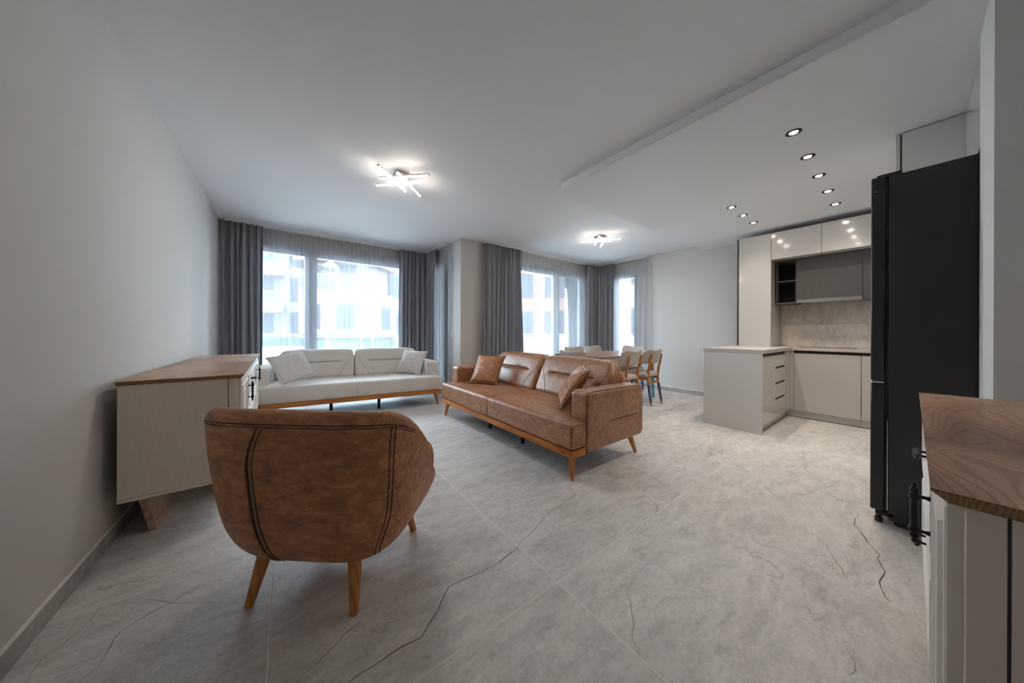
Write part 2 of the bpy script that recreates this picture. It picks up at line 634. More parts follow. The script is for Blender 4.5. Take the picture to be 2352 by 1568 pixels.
def cinterp(tab, x):
    """smooth monotone (Hermite) interpolation through a table"""
    n = len(tab)
    if x <= tab[0][0]:
        return tab[0][1]
    if x >= tab[-1][0]:
        return tab[-1][1]
    for i in range(n - 1):
        (x0, y0), (x1, y1) = tab[i], tab[i + 1]
        if x <= x1:
            break
    d = (y1 - y0) / (x1 - x0)

    def slope(k):
        if k == 0 or k == n - 1:
            j = min(k, n - 2)
            return (tab[j + 1][1] - tab[j][1]) / (tab[j + 1][0] - tab[j][0])
        a = (tab[k][1] - tab[k - 1][1]) / (tab[k][0] - tab[k - 1][0])
        b = (tab[k + 1][1] - tab[k][1]) / (tab[k + 1][0] - tab[k][0])
        return 0.0 if a * b <= 0 else 2 * a * b / (a + b)
    h = x1 - x0
    t = (x - x0) / h
    m0, m1 = slope(i) * h, slope(i + 1) * h
    return (2 * t ** 3 - 3 * t ** 2 + 1) * y0 + (t ** 3 - 2 * t ** 2 + t) * m0 + (-2 * t ** 3 + 3 * t ** 2) * y1 + (t ** 3 - t ** 2) * m1


def smooth01(x, a, b):
    t = max(0.0, min(1.0, (x - a) / (b - a)))
    return t * t * (3 - 2 * t)


def empty(name, loc=(0, 0, 0), rotz=0.0):
    o = bpy.data.objects.new(name, None)
    o.empty_display_size = 0.1
    COL.objects.link(o)
    o.location = loc
    o.rotation_euler = (0, 0, rotz)
    return o


def tag(o, label, cat, group=None):
    o['label'] = label
    o['category'] = cat
    if group:
        o['group'] = group
    return o


def struct(o, label=None):
    o['kind'] = 'structure'
    if label:
        o['label'] = label
    return o


def copy_tree(o, parent=None):
    c = o.copy()
    COL.objects.link(c)
    c.parent = parent
    for ch in list(o.children):
        copy_tree(ch, c)
    return c


# ------------------------------------------------------------------ room dimensions
XL, XR = -0.735, 6.05
YB = -0.60
CE, SO = 2.725, 2.626
Y1 = 5.97          # living-room window wall
XC = 2.385         # return wall beside the living-room window
Y2 = 4.60          # dining window wall
TW = 0.30          # wall thickness
TILE = 1.035

# ------------------------------------------------------------------ floor
floor_slab = bmesh.new()
box(floor_slab, XL - TW, XR + TW, YB - TW, Y1 + TW, -0.12, -0.0005)
floor = struct(finish(floor_slab, 'floor', 'grout'), 'grey stone tiled floor with pale grout lines')
tile_cache = {}
G = 0.0025


def tile_piece(x0, x1, y0, y1):
    key = (round(x1 - x0, 3), round(y1 - y0, 3))
    if key not in tile_cache:
        bm = bmesh.new()
        hx, hy = (x1 - x0) / 2 - G, (y1 - y0) / 2 - G
        vs = box(bm, -hx, hx, -hy, hy, -0.010, 0.0)
        es = [e for e in bm.edges if all(v.co.z > -0.001 for v in e.verts)]
        bmesh.ops.bevel(bm, geom=es, offset=0.0004, segments=1, affect='EDGES')
        o = finish(bm, 'tile', 'floor_stone', floor)
        tile_cache[key] = o.data
    else:
        o = bpy.data.objects.new('tile', tile_cache[key])
        COL.objects.link(o)
        o.parent = floor
    o.location = ((x0 + x1) / 2, (y0 + y1) / 2, 0)


xs = sorted({XL, XR} | {-0.04 + TILE * k for k in range(-2, 8) if XL < -0.04 + TILE * k < XR})
ys = sorted({YB, Y1} | {0.967 + TILE * k for k in range(-3, 7) if YB < 0.967 + TILE * k < Y1})
for xa, xb in zip(xs[:-1], xs[1:]):
    for ya, yb in zip(ys[:-1], ys[1:]):
        if xa > XC + 0.2 and ya > Y2 + 0.3:
            continue
        xe, ye = xb, yb
        tile_piece(xa, xe, ya, ye)

# crack-like veins in the stone, given as floor points (metres) with half-widths
_F, _H = 694.1, 1.13


def px(u, v, z=0.0):
    du, dv = u - 1176.0, v - 784.0
    c_, s_ = math.cos(R(0.234)), math.sin(R(0.234))
    a = (c_ * du + s_ * dv) / _F
    b = -((784.0 - s_ * du + c_ * dv) - 763.61) / _F
    d = fwd + rgt * a
    t = (z - _H) / b
    return Vector((d.x * t, d.y * t, z))


def vein(pts, w, mat):
    P = [px(*p) for p in pts]
    Q = []
    for a, b in zip(P[:-1], P[1:]):
        n = max(3, int((b - a).length / 0.035))
        for i in range(n):
            Q.append(a.lerp(b, i / n))
    Q.append(P[-1])
    bm = bmesh.new()
    prev = None
    m = len(Q)
    for i, q in enumerate(Q):
        d = Q[min(i + 1, m - 1)] - Q[max(i - 1, 0)]
        nrm = Vector((-d.y, d.x, 0)).normalized()
        jit = mnoise.noise(Vector((q.x * 9, q.y * 9, 1.7))) * 0.016 + mnoise.noise(Vector((q.x * 31, q.y * 31, 4.2))) * 0.006
        ww = 0.72 * w * (0.45 + 0.9 * abs(mnoise.noise(Vector((q.x * 6, q.y * 6, 8.1))))) * (0.25 + 0.75 * math.sin(PI * (i + 0.5) / m) ** 0.5)
        c = q + nrm * jit
        c.z = 0.00025
        a, b = bm.verts.new(c - nrm * ww), bm.verts.new(c + nrm * ww)
        if prev:
            bm.faces.new((prev[0], prev[1], b, a))
        prev = (a, b)
    finish(bm, 'stone_vein', mat, floor)



for pts, w, mt in [
    ([(800, 1568), (892, 1505), (968, 1462), (1005, 1400), (1035, 1350), (1090, 1318), (1138, 1296), (1186, 1262)], 0.0055, 'vein_dark'),
    ([(1186, 1262), (1212, 1230), (1248, 1190), (1282, 1165), (1318, 1138), (1312, 1110)], 0.0042, 'vein_brown'),
    ([(680, 1568), (745, 1502), (790, 1455), (828, 1425)], 0.0050, 'vein_brown'),
    ([(180, 1568), (225, 1530), (275, 1450), (350, 1405), (430, 1360), (495, 1318), (552, 1290)], 0.0034, 'vein_brown'),
    ([(55, 1568), (100, 1510), (150, 1480), (190, 1440), (235, 1390)], 0.0022, 'vein_dark'),
    ([(250, 1392), (340, 1382), (395, 1380), (470, 1388), (545, 1380)], 0.0016, 'vein_dark'),
    ([(120, 1268), (300, 1225), (400, 1198), (490, 1176)], 0.0030, 'vein_dark'),
    ([(1478, 1410), (1452, 1380), (1445, 1330), (1437, 1270), (1450, 1235), (1500, 1180)], 0.0046, 'vein_pale'),
    ([(1470, 1510), (1452, 1465), (1456, 1420), (1446, 1345)], 0.0035, 'vein_brown'),
    ([(1966, 1175), (1968, 1205), (1990, 1245), (2022, 1275), (2032, 1320), (2024, 1350), (2036, 1372), (2046, 1382)], 0.0052, 'vein_dark'),
    ([(1892, 1248), (1920, 1290), (1950, 1335)], 0.0040, 'vein_brown'),
    ([(1755, 1255), (1830, 1270), (1900, 1275)], 0.0022, 'vein_brown'),
    ([(1838, 1035), (1850, 1055), (1850, 1078), (1885, 1098)], 0.0046, 'vein_brown'),
    ([(1492, 1142), (1508, 1160), (1510, 1172), (1490, 1198)], 0.0036, 'vein_brown'),
    ([(1676, 1058), (1700, 1075)], 0.0034, 'vein_brown'),
    ([(1425, 1060), (1500, 1095), (1562, 1138)], 0.0026, 'vein_brown'),
    ([(1690, 1085), (1672, 1110), (1628, 1132)], 0.0026, 'vein_brown'),
    ([(1620, 1150), (1700, 1156), (1745, 1154)], 0.0022, 'vein_brown'),
    ([(990, 1030), (1050, 1008), (1100, 995), (1130, 985)], 0.0030, 'vein_brown'),
    ([(1940, 1480), (1962, 1520), (1965, 1535), (1945, 1548)], 0.0030, 'vein_brown'),
    ([(1524, 938), (1532, 948), (1536, 956)], 0.0050, 'vein_brown'),
]:
    vein(pts, w, mt)

# ------------------------------------------------------------------ walls with openings


def wall_x(name, y0, y1, xa, xb, zt, openings, mat='wall_paint', label=None):
    """wall running along X (thickness y0..y1) with rectangular openings (x0, x1, z0, z1)"""
    bm = bmesh.new()
    cur = xa
    for ox0, ox1, oz0, oz1 in sorted(openings):
        box(bm, cur, ox0, y0, y1, 0, zt)
        if oz0 > 0:
            box(bm, ox0, ox1, y0, y1, 0, oz0)
        box(bm, ox0, ox1, y0, y1, oz1, zt)
        cur = ox1
    box(bm, cur, xb, y0, y1, 0, zt)
    return struct(finish(bm, name, mat), label)


def wall_y(name, x0, x1, ya, yb, zt, openings, mat='wall_paint', label=None):
    bm = bmesh.new()
    cur = ya
    for oy0, oy1, oz0, oz1 in sorted(openings):
        box(bm, x0, x1, cur, oy0, 0, zt)
        if oz0 > 0:
            box(bm, x0, x1, oy0, oy1, 0, oz0)
        box(bm, x0, x1, oy0, oy1, oz1, zt)
        cur = oy1
    box(bm, x0, x1, cur, yb, 0, zt)
    return struct(finish(bm, name, mat), label)


W1o = (-0.62, 2.05, 0.02, 2.50)
W2o = (2.95, 5.66, 0.02, 2.50)
W3o = (3.54, 4.20, 0.02, 2.48)
W4o = (5.10, 5.78, 0.02, 2.50)
wall_y('wall_left', XL - TW, XL, YB - TW, Y1, CE, [], label='long plain painted wall behind the cream sideboard')
wall_x('wall_far', Y1, Y1 + TW, XL - TW, XC, CE, [W1o], label='window wall behind the cream sofa')
wall_y('wall_return', XC, XC + TW, Y2, Y1 + TW, CE, [W4o], label='short return wall with a light switch')
wall_x('wall_dining', Y2, Y2 + TW, XC + TW, XR + TW, CE, [W2o], label='window wall behind the dining table')
wall_y('wall_right', XR, XR + TW, YB - TW, Y2, CE, [W3o], label='plain wall beside the kitchen')
wall_x('wall_rear', YB - TW, YB, XL, XR, CE, [], label='wall behind the walnut-topped cabinet')
bm = bmesh.new()
box(bm, 2.352, 2.79, YB, -0.205, 0, SO)
struct(finish(bm, 'wall_pillar', 'wall_paint'), 'wall pier beside the black fridge')

# ceiling slab and lowered kitchen panel
bm = bmesh.new()
box(bm, XL - TW, XR + TW, YB - TW, Y1 + TW, CE, CE + 0.2)
ceiling = struct(finish(bm, 'ceiling', 'ceiling_paint'), 'smooth white ceiling with a lowered kitchen panel')
bm = bmesh.new()
box(bm, 2.357, XR, YB, 2.25, 2.645, CE)
finish(bm, 'lowered_fascia', 'plaster_white', ceiling)
bm = bmesh.new()
box(bm, 2.322, XR, YB, 2.283, SO, 2.6455, 0.003, 1)
finish(bm, 'lowered_panel', 'ceiling_paint', ceiling)

# skirting, in stone pieces
sk_cache = {}


def skirting(name, axis, fixed, a0, a1, side, label):
    root = struct(empty(name), label)
    cuts = [a0]
    k0 = -0.04 if axis == 'x' else 0.967
    k = -4
    while True:
        c = k0 + TILE * k
        if c > a1:
            break
        if a0 + 0.03 < c < a1 - 0.03:
            cuts.append(c)
        k += 1
    cuts.append(a1)
    for c0, c1 in zip(cuts[:-1], cuts[1:]):
        bm = bmesh.new()
        g = 0.0015
        if axis == 'x':
            box(bm, c0 + g, c1 - g, fixed, fixed + side * 0.012, 0.0, 0.075)
        else:
            box(bm, fixed, fixed + side * 0.012, c0 + g, c1 - g, 0.0, 0.075)
        finish(bm, 'skirting_tile', 'skirting_stone', root)
    bm = bmesh.new()
    if axis == 'x':
        box(bm, a0, a1, fixed, fixed + side * 0.0085, 0, 0.084)
    else:
        box(bm, fixed, fixed + side * 0.0085, a0, a1, 0, 0.084)
    finish(bm, 'plaster_bed', 'grout', root)


skirting('baseboard_left', 'y', XL, YB, Y1, 1, 'grey stone skirting along the plain long wall')
skirting('baseboard_far', 'x', Y1, XL + 0.013, XC, -1, 'grey stone skirting under the living window')
skirting('baseboard_return', 'y', XC, Y2, Y1 - 0.013, -1, 'grey stone skirting under the light switch')
skirting('baseboard_dining', 'x', Y2, XC, XR, -1, 'grey stone skirting under the dining window')
skirting('baseboard_right', 'y', XR, 1.62, Y2 - 0.013, -1, 'grey stone skirting beside the kitchen peninsula')
skirting('baseboard_rear', 'x', YB, XL + 0.013, 2.35, 1, 'grey stone skirting behind the walnut-topped cabinet')

# ------------------------------------------------------------------ windows


def window(name, axis, op, face, out, leaves, label):
    """op=(a0,a1,z0,z1) opening; face = inner wall plane; out = +1/-1 outward direction along the normal"""
    a0, a1, z0, z1 = op
    root = struct(empty(name), label)
    d0, d1 = face + out * 0.12, face + out * 0.20

    def put(bm, p0, p1, q0, q1, e0, e1):
        if axis == 'x':
            box(bm, p0, p1, e0, e1, q0, q1)
        else:
            box(bm, e0, e1, p0, p1, q0, q1)
    bm = bmesh.new()
    f = 0.055
    put(bm, a0, a0 + f, z0, z1, d0, d1)
    put(bm, a1 - f, a1, z0, z1, d0, d1)
    put(bm, a0 + f, a1 - f, z0, z0 + f, d0, d1)
    put(bm, a0 + f, a1 - f, z1 - f, z1, d0, d1)
    finish(bm, 'outer_frame', 'window_grey', root)
    cuts = [a0 + f] + leaves + [a1 - f]
    for i, (c0, c1) in enumerate(zip(cuts[:-1], cuts[1:])):
        s = 0.085
        e0, e1 = face + out * (0.10), face + out * (0.185)
        bm = bmesh.new()
        zz0, zz1 = z0 + f * 0.7, z1 - f * 0.7
        put(bm, c0, c0 + s, zz0, zz1, e0, e1)
        put(bm, c1 - s, c1, zz0, zz1, e0, e1)
        put(bm, c0 + s, c1 - s, zz0, zz0 + s, e0, e1)
        put(bm, c0 + s, c1 - s, zz1 - s, zz1, e0, e1)
        sash = finish(bm, 'sash', 'window_grey', root)
        bm = bmesh.new()
        put(bm, c0 + s - 0.005, c1 - s + 0.005, zz0 + s - 0.005, zz1 - s + 0.005, face + out * 0.14, face + out * 0.146)
        finish(bm, 'pane', 'window_glass', sash)
    # plastered threshold
    bm = bmesh.new()
    put(bm, a0, a1, 0.0, z0 + 0.001, face + out * 0.0, face + out * TW)
    finish(bm, 'threshold', 'reveal_white', root)


window('window_1', 'x', W1o, Y1, 1, [0.365], 'wide glazed terrace door behind the cream sofa')
window('window_2', 'x', W2o, Y2, 1, [4.78], 'two-leaf terrace door behind the dining table')
window('window_3', 'y', W3o, XR, 1, [], 'narrow tall window beside the dining corner')
window('window_4', 'y', W4o, XC, 1, [], 'narrow glazed door on the return wall behind sheer voile')

# ------------------------------------------------------------------ curtain tracks and curtains


def track(path, label):
    """slim white ceiling track following an L-shaped plan path (list of boxes)"""
    bm = bmesh.new()
    for x0, x1, y0, y1 in path:
        box(bm, x0, x1, y0, y1, CE - 0.022, CE - 0.0005, 0.002, 1)
    o = finish(bm, 'curtain_track', 'track_white', None, 40)
    return tag(o, label, 'curtain track')


track([(-0.672, XC - 0.001, 5.832, 5.955), (2.268, XC - 0.004, 4.98, 5.832)], 'white ceiling curtain track above the cream sofa, turning the corner')
track([(2.80, XR - 0.002, 4.487, 4.592), (5.935, XR - 0.004, 3.25, 4.487)], 'white ceiling curtain track above the dining table, turning the corner')


def curtain(name, mat, path, zt, zb, folds, amp, label, cat, group=None, seed=1, flare=0.0, top_pinch=0.55, nz=46, harm=0.45, amp2=1.0, loop=0.0):
    """hanging cloth: path = plan polyline; folds displaced along the plan normal"""
    P = [Vector((p[0], p[1], 0)) for p in path]
    seg = [(b - a).length for a, b in zip(P[:-1], P[1:])]
    tot = sum(seg)
    nx = max(60, int(folds * 20))
    rnd = random.Random(seed)
    ph = [rnd.uniform(0, 6.28) for _ in range(6)]

    def at(s):
        s = max(0.0, min(tot, s))
        for a, b, l in zip(P[:-1], P[1:], seg):
            if s <= l or b is P[-1]:
                t = s / l
                d = (b - a).normalized()
                return a.lerp(b, min(1.0, t)), Vector((d.y, -d.x, 0)), d
            s -= l
    bm = bmesh.new()
    rows = []
    for k in range(nz + 1):
        t = k / nz                    # 0 top .. 1 bottom
        z = zt + (zb - zt) * t
        row = []
        for i in range(nx + 1):
            f = i / nx
            # drifting fold positions and mixed frequencies
            warp = f + 0.018 * math.sin(5.1 * f * 2 * PI / 3 + ph[0] + 1.2 * t) + 0.010 * math.sin(11 * f + ph[1] - 1.7 * t)
            a = 2 * PI * folds * warp
            w = math.sin(a + 0.5 * math.sin(2.0 * t + ph[2])) + harm * math.sin(0.53 * a + ph[3] + 0.8 * t) + 0.22 * math.sin(2.1 * a + ph[4])
            fine = math.sin(2.6 * a + ph[5]) * max(0.0, 1 - t * 5) * 0.55
            g = amp * (top_pinch + (amp2 - top_pinch) * smooth01(t, 0.0, 0.25))
            c, n, d = at(f * tot)
            off = (w * g + fine * amp) / 1.5
            edge = flare * t * (f - 0.5) * 2
            lm = 0.35 + 1.3 * (0.5 + 0.5 * math.sin(7.3 * f + ph[1])) * (0.5 + 0.5 * math.sin(17.7 * f + ph[3] + 0.6 * t))
            edge += loop * lm * math.sin(2 * a + ph[4]) * (0.4 + 0.6 * smooth01(t, 0.0, 0.2))
            p = c + n * off + d * edge
            sag = -0.006 * abs(math.sin(a * 0.5 + ph[2])) * (1 - smooth01(t, 0, 0.04))
            row.append(bm.verts.new((p.x, p.y, z + sag)))
        rows.append(row)
    for a, b in zip(rows[:-1], rows[1:]):
        for i in range(nx):
            bm.faces.new((a[i], a[i + 1], b[i + 1], b[i]))
    o = finish(bm, name, mat, None, 180)
    return tag(o, label, cat, group)


ZT = CE - 0.024
GD, GS = 'grey drapes', 'sheer voile curtains'
curtain('drape', 'grey_drape', [(-0.690, 5.850), (-0.245, 5.850)], ZT, 0.03, 6, 0.056, 'grey drape hanging in the corner next to the plain wall', 'curtain', GD, 3, loop=0.014)
curtain('drape', 'grey_drape', [(1.745, 5.850), (2.285, 5.850), (2.285, 5.41)], ZT, 0.03, 11, 0.050, 'grey drape wrapping the corner behind the cream sofa', 'curtain', GD, 5, loop=0.012)
curtain('drape', 'grey_drape', [(2.80, 4.497), (3.62, 4.497)], ZT, 0.03, 9, 0.054, 'wide grey drape beside the wall pier, behind the brown sofa', 'curtain', GD, 8, flare=0.05, loop=0.014)
curtain('drape', 'grey_drape', [(5.545, 4.497), (5.950, 4.497), (5.950, 4.06)], ZT, 0.03, 10, 0.050, 'grey drape wrapping the corner behind the dining chairs', 'curtain', GD, 12, loop=0.012)
curtain('sheer_curtain', 'sheer_voile', [(-0.56, 5.938), (2.30, 5.938)], ZT, 0.03, 19, 0.017, 'wide sheer voile curtain over the window behind the cream sofa', 'curtain', GS, 21, harm=0.9, loop=0.017)
curtain('sheer_curtain', 'sheer_voile', [(2.358, 5.80), (2.358, 4.90)], ZT, 0.03, 8, 0.016, 'short sheer voile curtain beside the light switch', 'curtain', GS, 23, loop=0.014)
curtain('sheer_curtain', 'sheer_voile', [(3.05, 4.580), (5.93, 4.580)], ZT, 0.03, 24, 0.013, 'wide sheer voile curtain behind the dining table', 'curtain', GS, 25, harm=0.8, loop=0.013)
curtain('sheer_curtain', 'sheer_voile', [(6.022, 4.46), (6.022, 3.235)], ZT, 0.03, 9, 0.012, 'sheer voile curtain over the narrow window by the dining chairs', 'curtain', GS, 27, loop=0.012)

# ------------------------------------------------------------------ light switch and socket on the return wall


def plate(name, y, z, w, h, n, label, cat):
    root = tag(empty(name, (XC, y, z)), label, cat)
    bx('plate', 'switch_white', root, -0.008, -0.0003, -w / 2, w / 2, -h / 2, h / 2, 0.002, 2)
    for i in range(n):
        c = (i - (n - 1) / 2) * 0.071
        if cat == 'switch':
            bx('rocker', 'switch_white', root, -0.013, -0.008, c - 0.027, c + 0.027, -0.027, 0.027, 0.002, 1)
        else:
            bm = bmesh.new()
            lathe(bm, (-0.0105, c, 0), (-0.0075, c, 0), [(0, 0.022), (1, 0.024)], 18)
            so = finish(bm, 'socket_well', 'switch_white', root, 40)
            for s in (-1, 1):
                bm = bmesh.new()
                lathe(bm, (-0.0112, c + s * 0.0095, 0), (-0.0100, c + s * 0.0095, 0), [(0, 0.003), (1, 0.003)], 10)
                finish(bm, 'pin_hole', 'groove_dark', so)


plate('light_switch', 4.915, 1.072, 0.085, 0.085, 1, 'white light switch on the wall between the curtains', 'switch')
plate('wall_socket', 4.885, 0.352, 0.155, 0.085, 2, 'white double wall socket low between the curtains', 'socket')

# ------------------------------------------------------------------ ceiling lamps


def bar_lamp(cx, cy, label):
    root = tag(empty('ceiling_lamp', (cx, cy, CE)), label, 'ceiling lamp', 'LED bar ceiling lamps')
    bx('canopy', 'lamp_grey', root, -0.065, 0.065, -0.065, 0.065, -0.030, -0.0005, 0.004)
    bm = bmesh.new()
    lathe(bm, (0, 0, -0.030), (0, 0, -0.062), [(0, 0.012), (1, 0.010)], 10)
    finish(bm, 'stem', 'lamp_grey', root, 40)
    s = math.sqrt(0.5)
    u, w = Vector((s, -s, 0)), Vector((s, s, 0))
    for k, (d, o, off, z) in enumerate(((u, w, -0.065, -0.060), (u, w, 0.065, -0.060), (w, u, -0.055, -0.080), (w, u, 0.055, -0.080))):
        sh = (0.055, -0.055, -0.06, 0.06)[k]
        c = o * off + d * sh + Vector((0, 0, z))
        bm = bmesh.new()
        lathe(bm, c - d * 0.258, c + d * 0.258, [(0, 0.004), (0.008, 0.0095), (0.992, 0.0095), (1, 0.004)], 10)
        b = finish(bm, 'led_bar', 'led_bar', root, 50)
        bm = bmesh.new()
        n_ = Vector((-d.y, d.x, 0))
        ring_loft(bm, [[c + d * e_ + n_ * a_ + Vector((0, 0, z_)) for a_, z_ in ((-0.0105, -0.001), (0.0105, -0.001), (0.0105, 0.013), (-0.0105, 0.013))] for e_ in (-0.258, 0.258)])
        finish(bm, 'housing', 'lamp_grey', b)
        for e in (-1, 1):
            bm = bmesh.new()
            lathe(bm, c + d * (e * 0.257), c + d * (e * 0.266), [(0, 0.0100), (1, 0.008)], 10)
            finish(bm, 'end_cap', 'lamp_grey', b, 40)
    return root


bar_lamp(0.945, 3.115, 'crossed LED bar ceiling lamp above the armchair and sofas')
bar_lamp(4.175, 3.115, 'crossed LED bar ceiling lamp above the dining table')


def downlight(x, y, label, group):
    root = tag(empty('downlight', (x, y, SO)), label, 'downlight', group)
    bm = bmesh.new()
    lathe(bm, (0, 0, 0.0004), (0, 0, -0.006), [(0, 0.047), (0.6, 0.047), (1, 0.042), (1, 0.034), (0.35, 0.026), (0.3, 0.0)], 28)
    finish(bm, 'trim_ring', 'ring_black', root, 40)
    bm = bmesh.new()
    lathe(bm, (0, 0, -0.0030), (0, 0, -0.0062), [(0, 0.024), (0.7, 0.023), (1, 0.017)], 20)
    finish(bm, 'led_lens', 'led_spot', root, 60)
    l = bpy.data.lights.new('downlight_lamp', 'SPOT')
    l.energy = SPOT_POWER
    l.color = (1.0, 0.88, 0.74)
    l.spot_size = R(125)
    l.spot_blend = 0.8
    l.shadow_soft_size = 0.03
    lo = bpy.data.objects.new('downlight_lamp', l)
    COL.objects.link(lo)
    lo.parent = root
    lo.location = (0, 0, -0.012)


NTH = ['first', 'second', 'third', 'fourth', 'fifth']
for i, x in enumerate((3.02, 3.527, 4.033, 4.545, 5.06)):
    downlight(x, 0.533, NTH[i] + ' recessed spotlight of the row of five, counted from the fridge side', 'recessed ceiling spotlights')
for i, x in enumerate((4.228, 4.637, 5.048)):
    downlight(x, 1.29, NTH[i] + ' recessed spotlight of the row of three over the peninsula, nearest first', 'recessed ceiling spotlights')

# ------------------------------------------------------------------ sofas


def tapered_leg(name, parent, p_floor, p_top, rb, rt, mat, tip=None):
    bm = bmesh.new()
    lathe(bm, p_floor, p_top, [(0, rb * 0.9), (0.02, rb), (1, rt)], 18)
    return finish(bm, name, mat, parent, 50)


def sofa(name, fabric, thread, label, loc, rotz):
    S = tag(empty(name, loc, rotz), label, 'sofa')
    # wooden plinth: front board and two short returns
    bx('front_rail', 'honey_wood', S, -1.172, 1.172, -0.498, -0.468, 0.182, 0.238, 0.003)
    for s in (-1, 1):
        bx('side_rail', 'honey_wood', S, s * 1.142, s * 1.172, -0.4675, -0.340, 0.182, 0.238, 0.003)
    bx('base_frame', 'black_plastic', S, -1.125, 1.125, -0.45, 0.44, 0.196, 0.238)
    # seat
    tufts = [(-0.86, -0.06), (-0.34, -0.06), (0.34, -0.06), (0.86, -0.06)]

    def seat_fn(p):
        x, y, z = p
        if z > 0.02:
            d = 0.0
            for tx, ty in tufts:
                q = ((x - tx) / 0.11) ** 2 + ((y + 0.10 - ty) / 0.09) ** 2
                d += 0.016 * math.exp(-q * 3.0) + 0.012 * math.exp(-q * 22)
            dome = 0.012 * (1 - (x / 1.17) ** 6) * (1 - (y / 0.4) ** 4)
            z = z + dome - d
        if z > -0.06 or y < -0.2:
            k = 0.008 * math.exp(-(x / 0.012) ** 2)
            if z > 0.05:
                z -= k
            if y < -0.33:
                y += k
        if y < -0.3:
            y -= 0.008 * math.cos(z / 0.105 * 1.4) * (1 - (x / 1.17) ** 8)
        return (x, y, z)
    bm = bmesh.new()
    soft_box(bm, 1.172, 0.40, 0.1035, 0.028, 110, 26, 4, seat_fn)
    seat = finish(bm, 'seat', fabric, S, 180)
    seat.location = (0, -0.10, 0.3415)
    bm = bmesh.new()
    pts = [(0, -0.30 + 0.012, -0.095), (0, -0.394 - 0.004, -0.08), (0, -0.400 - 0.004, 0.0), (0, -0.395, 0.07), (0, -0.372, 0.100), (0, -0.33, 0.107), (0, -0.1, 0.1068), (0, 0.1, 0.107), (0, 0.24, 0.106)]
    tube(bm, pts[1:], 0.0022, 6)
    finish(bm, 'centre_seam', thread, seat, 60)
    for s in (-1, 1):
        bm = bmesh.new()
        tube(bm, [(s * 1.158, -0.393, -0.100), (s * 1.163, -0.397, 0.06), (s * 1.160, -0.385, 0.092), (s * 1.158, -0.34, 0.098), (s * 1.158, -0.25, 0.099)], 0.0024, 6)
        finish(bm, 'edge_seam', thread, seat, 60)
    # arms
    for s in (-1, 1):
        def arm_fn(p, s=s):
            x, y, z = p
            lean = 0.018 * smooth01(z, 0.0, 0.24)      # inner face swells towards the seat
            if x * s < 0:
                x -= s * 0.010 * math.cos(z / 0.24 * 1.2) * math.cos(y / 0.41 * 1.3)
            else:
                if -0.16 < y < 0.39:
                    m = smooth01(y, -0.16, -0.10) * (1 - smooth01(y, 0.33, 0.39))
                    x -= s * 0.010 * m * math.exp(-((z + 0.030) / 0.014) ** 2)
            # top slopes gently back and the front leans
            z += -0.012 * smooth01(y, -0.41, 0.41) if z > 0 else 0
            y += 0.010 * (z / 0.24) if y < 0 else 0
            return (x, y, z)
        bm = bmesh.new()
        soft_box(bm, 0.0925, 0.4075, 0.2400, 0.038, 3, 34, 26, arm_fn)
        arm = finish(bm, 'armrest', fabric, S, 180)
        arm.location = (s * 1.0945, 0.0625, 0.4260)
        bm = bmesh.new()
        e = s * 0.082
        tube(bm, [(e, -0.402, -0.235), (e, -0.398, 0.0), (e, -0.392, 0.19), (e * 0.98, -0.375, 0.226), (e * 0.96, -0.33, 0.236), (e * 0.96, 0.0, 0.231), (e * 0.96, 0.35, 0.222), (e * 0.98, 0.392, 0.195), (e, 0.399, 0.1), (e, 0.401, -0.2)], 0.0026, 6)
        finish(bm, 'outer_seam', thread, arm, 60)
        bm = bmesh.new()
        e = -s * 0.086
        tube(bm, [(e, -0.396, -0.10 + 0.12), (e, -0.393, 0.19), (e * 0.97, -0.375, 0.226), (e * 0.95, -0.33, 0.237)], 0.0024, 6)
        finish(bm, 'inner_seam', thread, arm, 60)
        bm = bmesh.new()
        tube(bm, [(s * 0.0855, -0.14, -0.030), (s * 0.0838, -0.05, -0.0295), (s * 0.0838, 0.2, -0.0295), (s * 0.0855, 0.37, -0.030)], [0.0012, 0.004, 0.004, 0.0012], 6)
        finish(bm, 'side_slit', 'groove_dark' if fabric == 'taupe_leather' else thread, arm, 60)
    # back frame and two back cushions
    bm = bmesh.new()
    soft_box(bm, 1.0, 0.045, 0.275, 0.03, 20, 1, 6, lambda p: (p[0] * (1 - 0.04 * smooth01(p[2], 0.1, 0.27)), p[1] + 0.04 * (p[2] / 0.275), p[2]))
    o = finish(bm, 'back_frame', fabric, S, 180)
    o.location = (0, 0.435, 0.475)
    HX, HY, HZ = 0.497, 0.105, 0.212

    def back_fn(p, s):
        x, y, z = p
        t = (z + HZ) / (2 * HZ)
        top = smooth01(t, 0.55, 1.0)
        # cut-away upper corners
        outer = x * s > 0
        x = x * (1 - (0.095 if outer else 0.018) * top * top)
        z -= (0.034 if outer else 0.012) * (abs(x) / HX) ** 5 * top
        # taper: thick at the seat, slim at the top
        y *= (1.12 - 0.38 * t)
        if y < 0:
            bulge = (1 - (x / HX) ** 4) * (1 - (2 * t - 1) ** 4)
            y -= 0.016 * bulge
            m = 1 - smooth01(abs(x - 0.0), 0.27, 0.34)
            y += 0.024 * m * math.exp(-((t - 0.56) / 0.022) ** 2) + 0.010 * m * math.exp(-((t - 0.56) / 0.07) ** 2)
        y += 0.155 * t
        return (x, y, z)
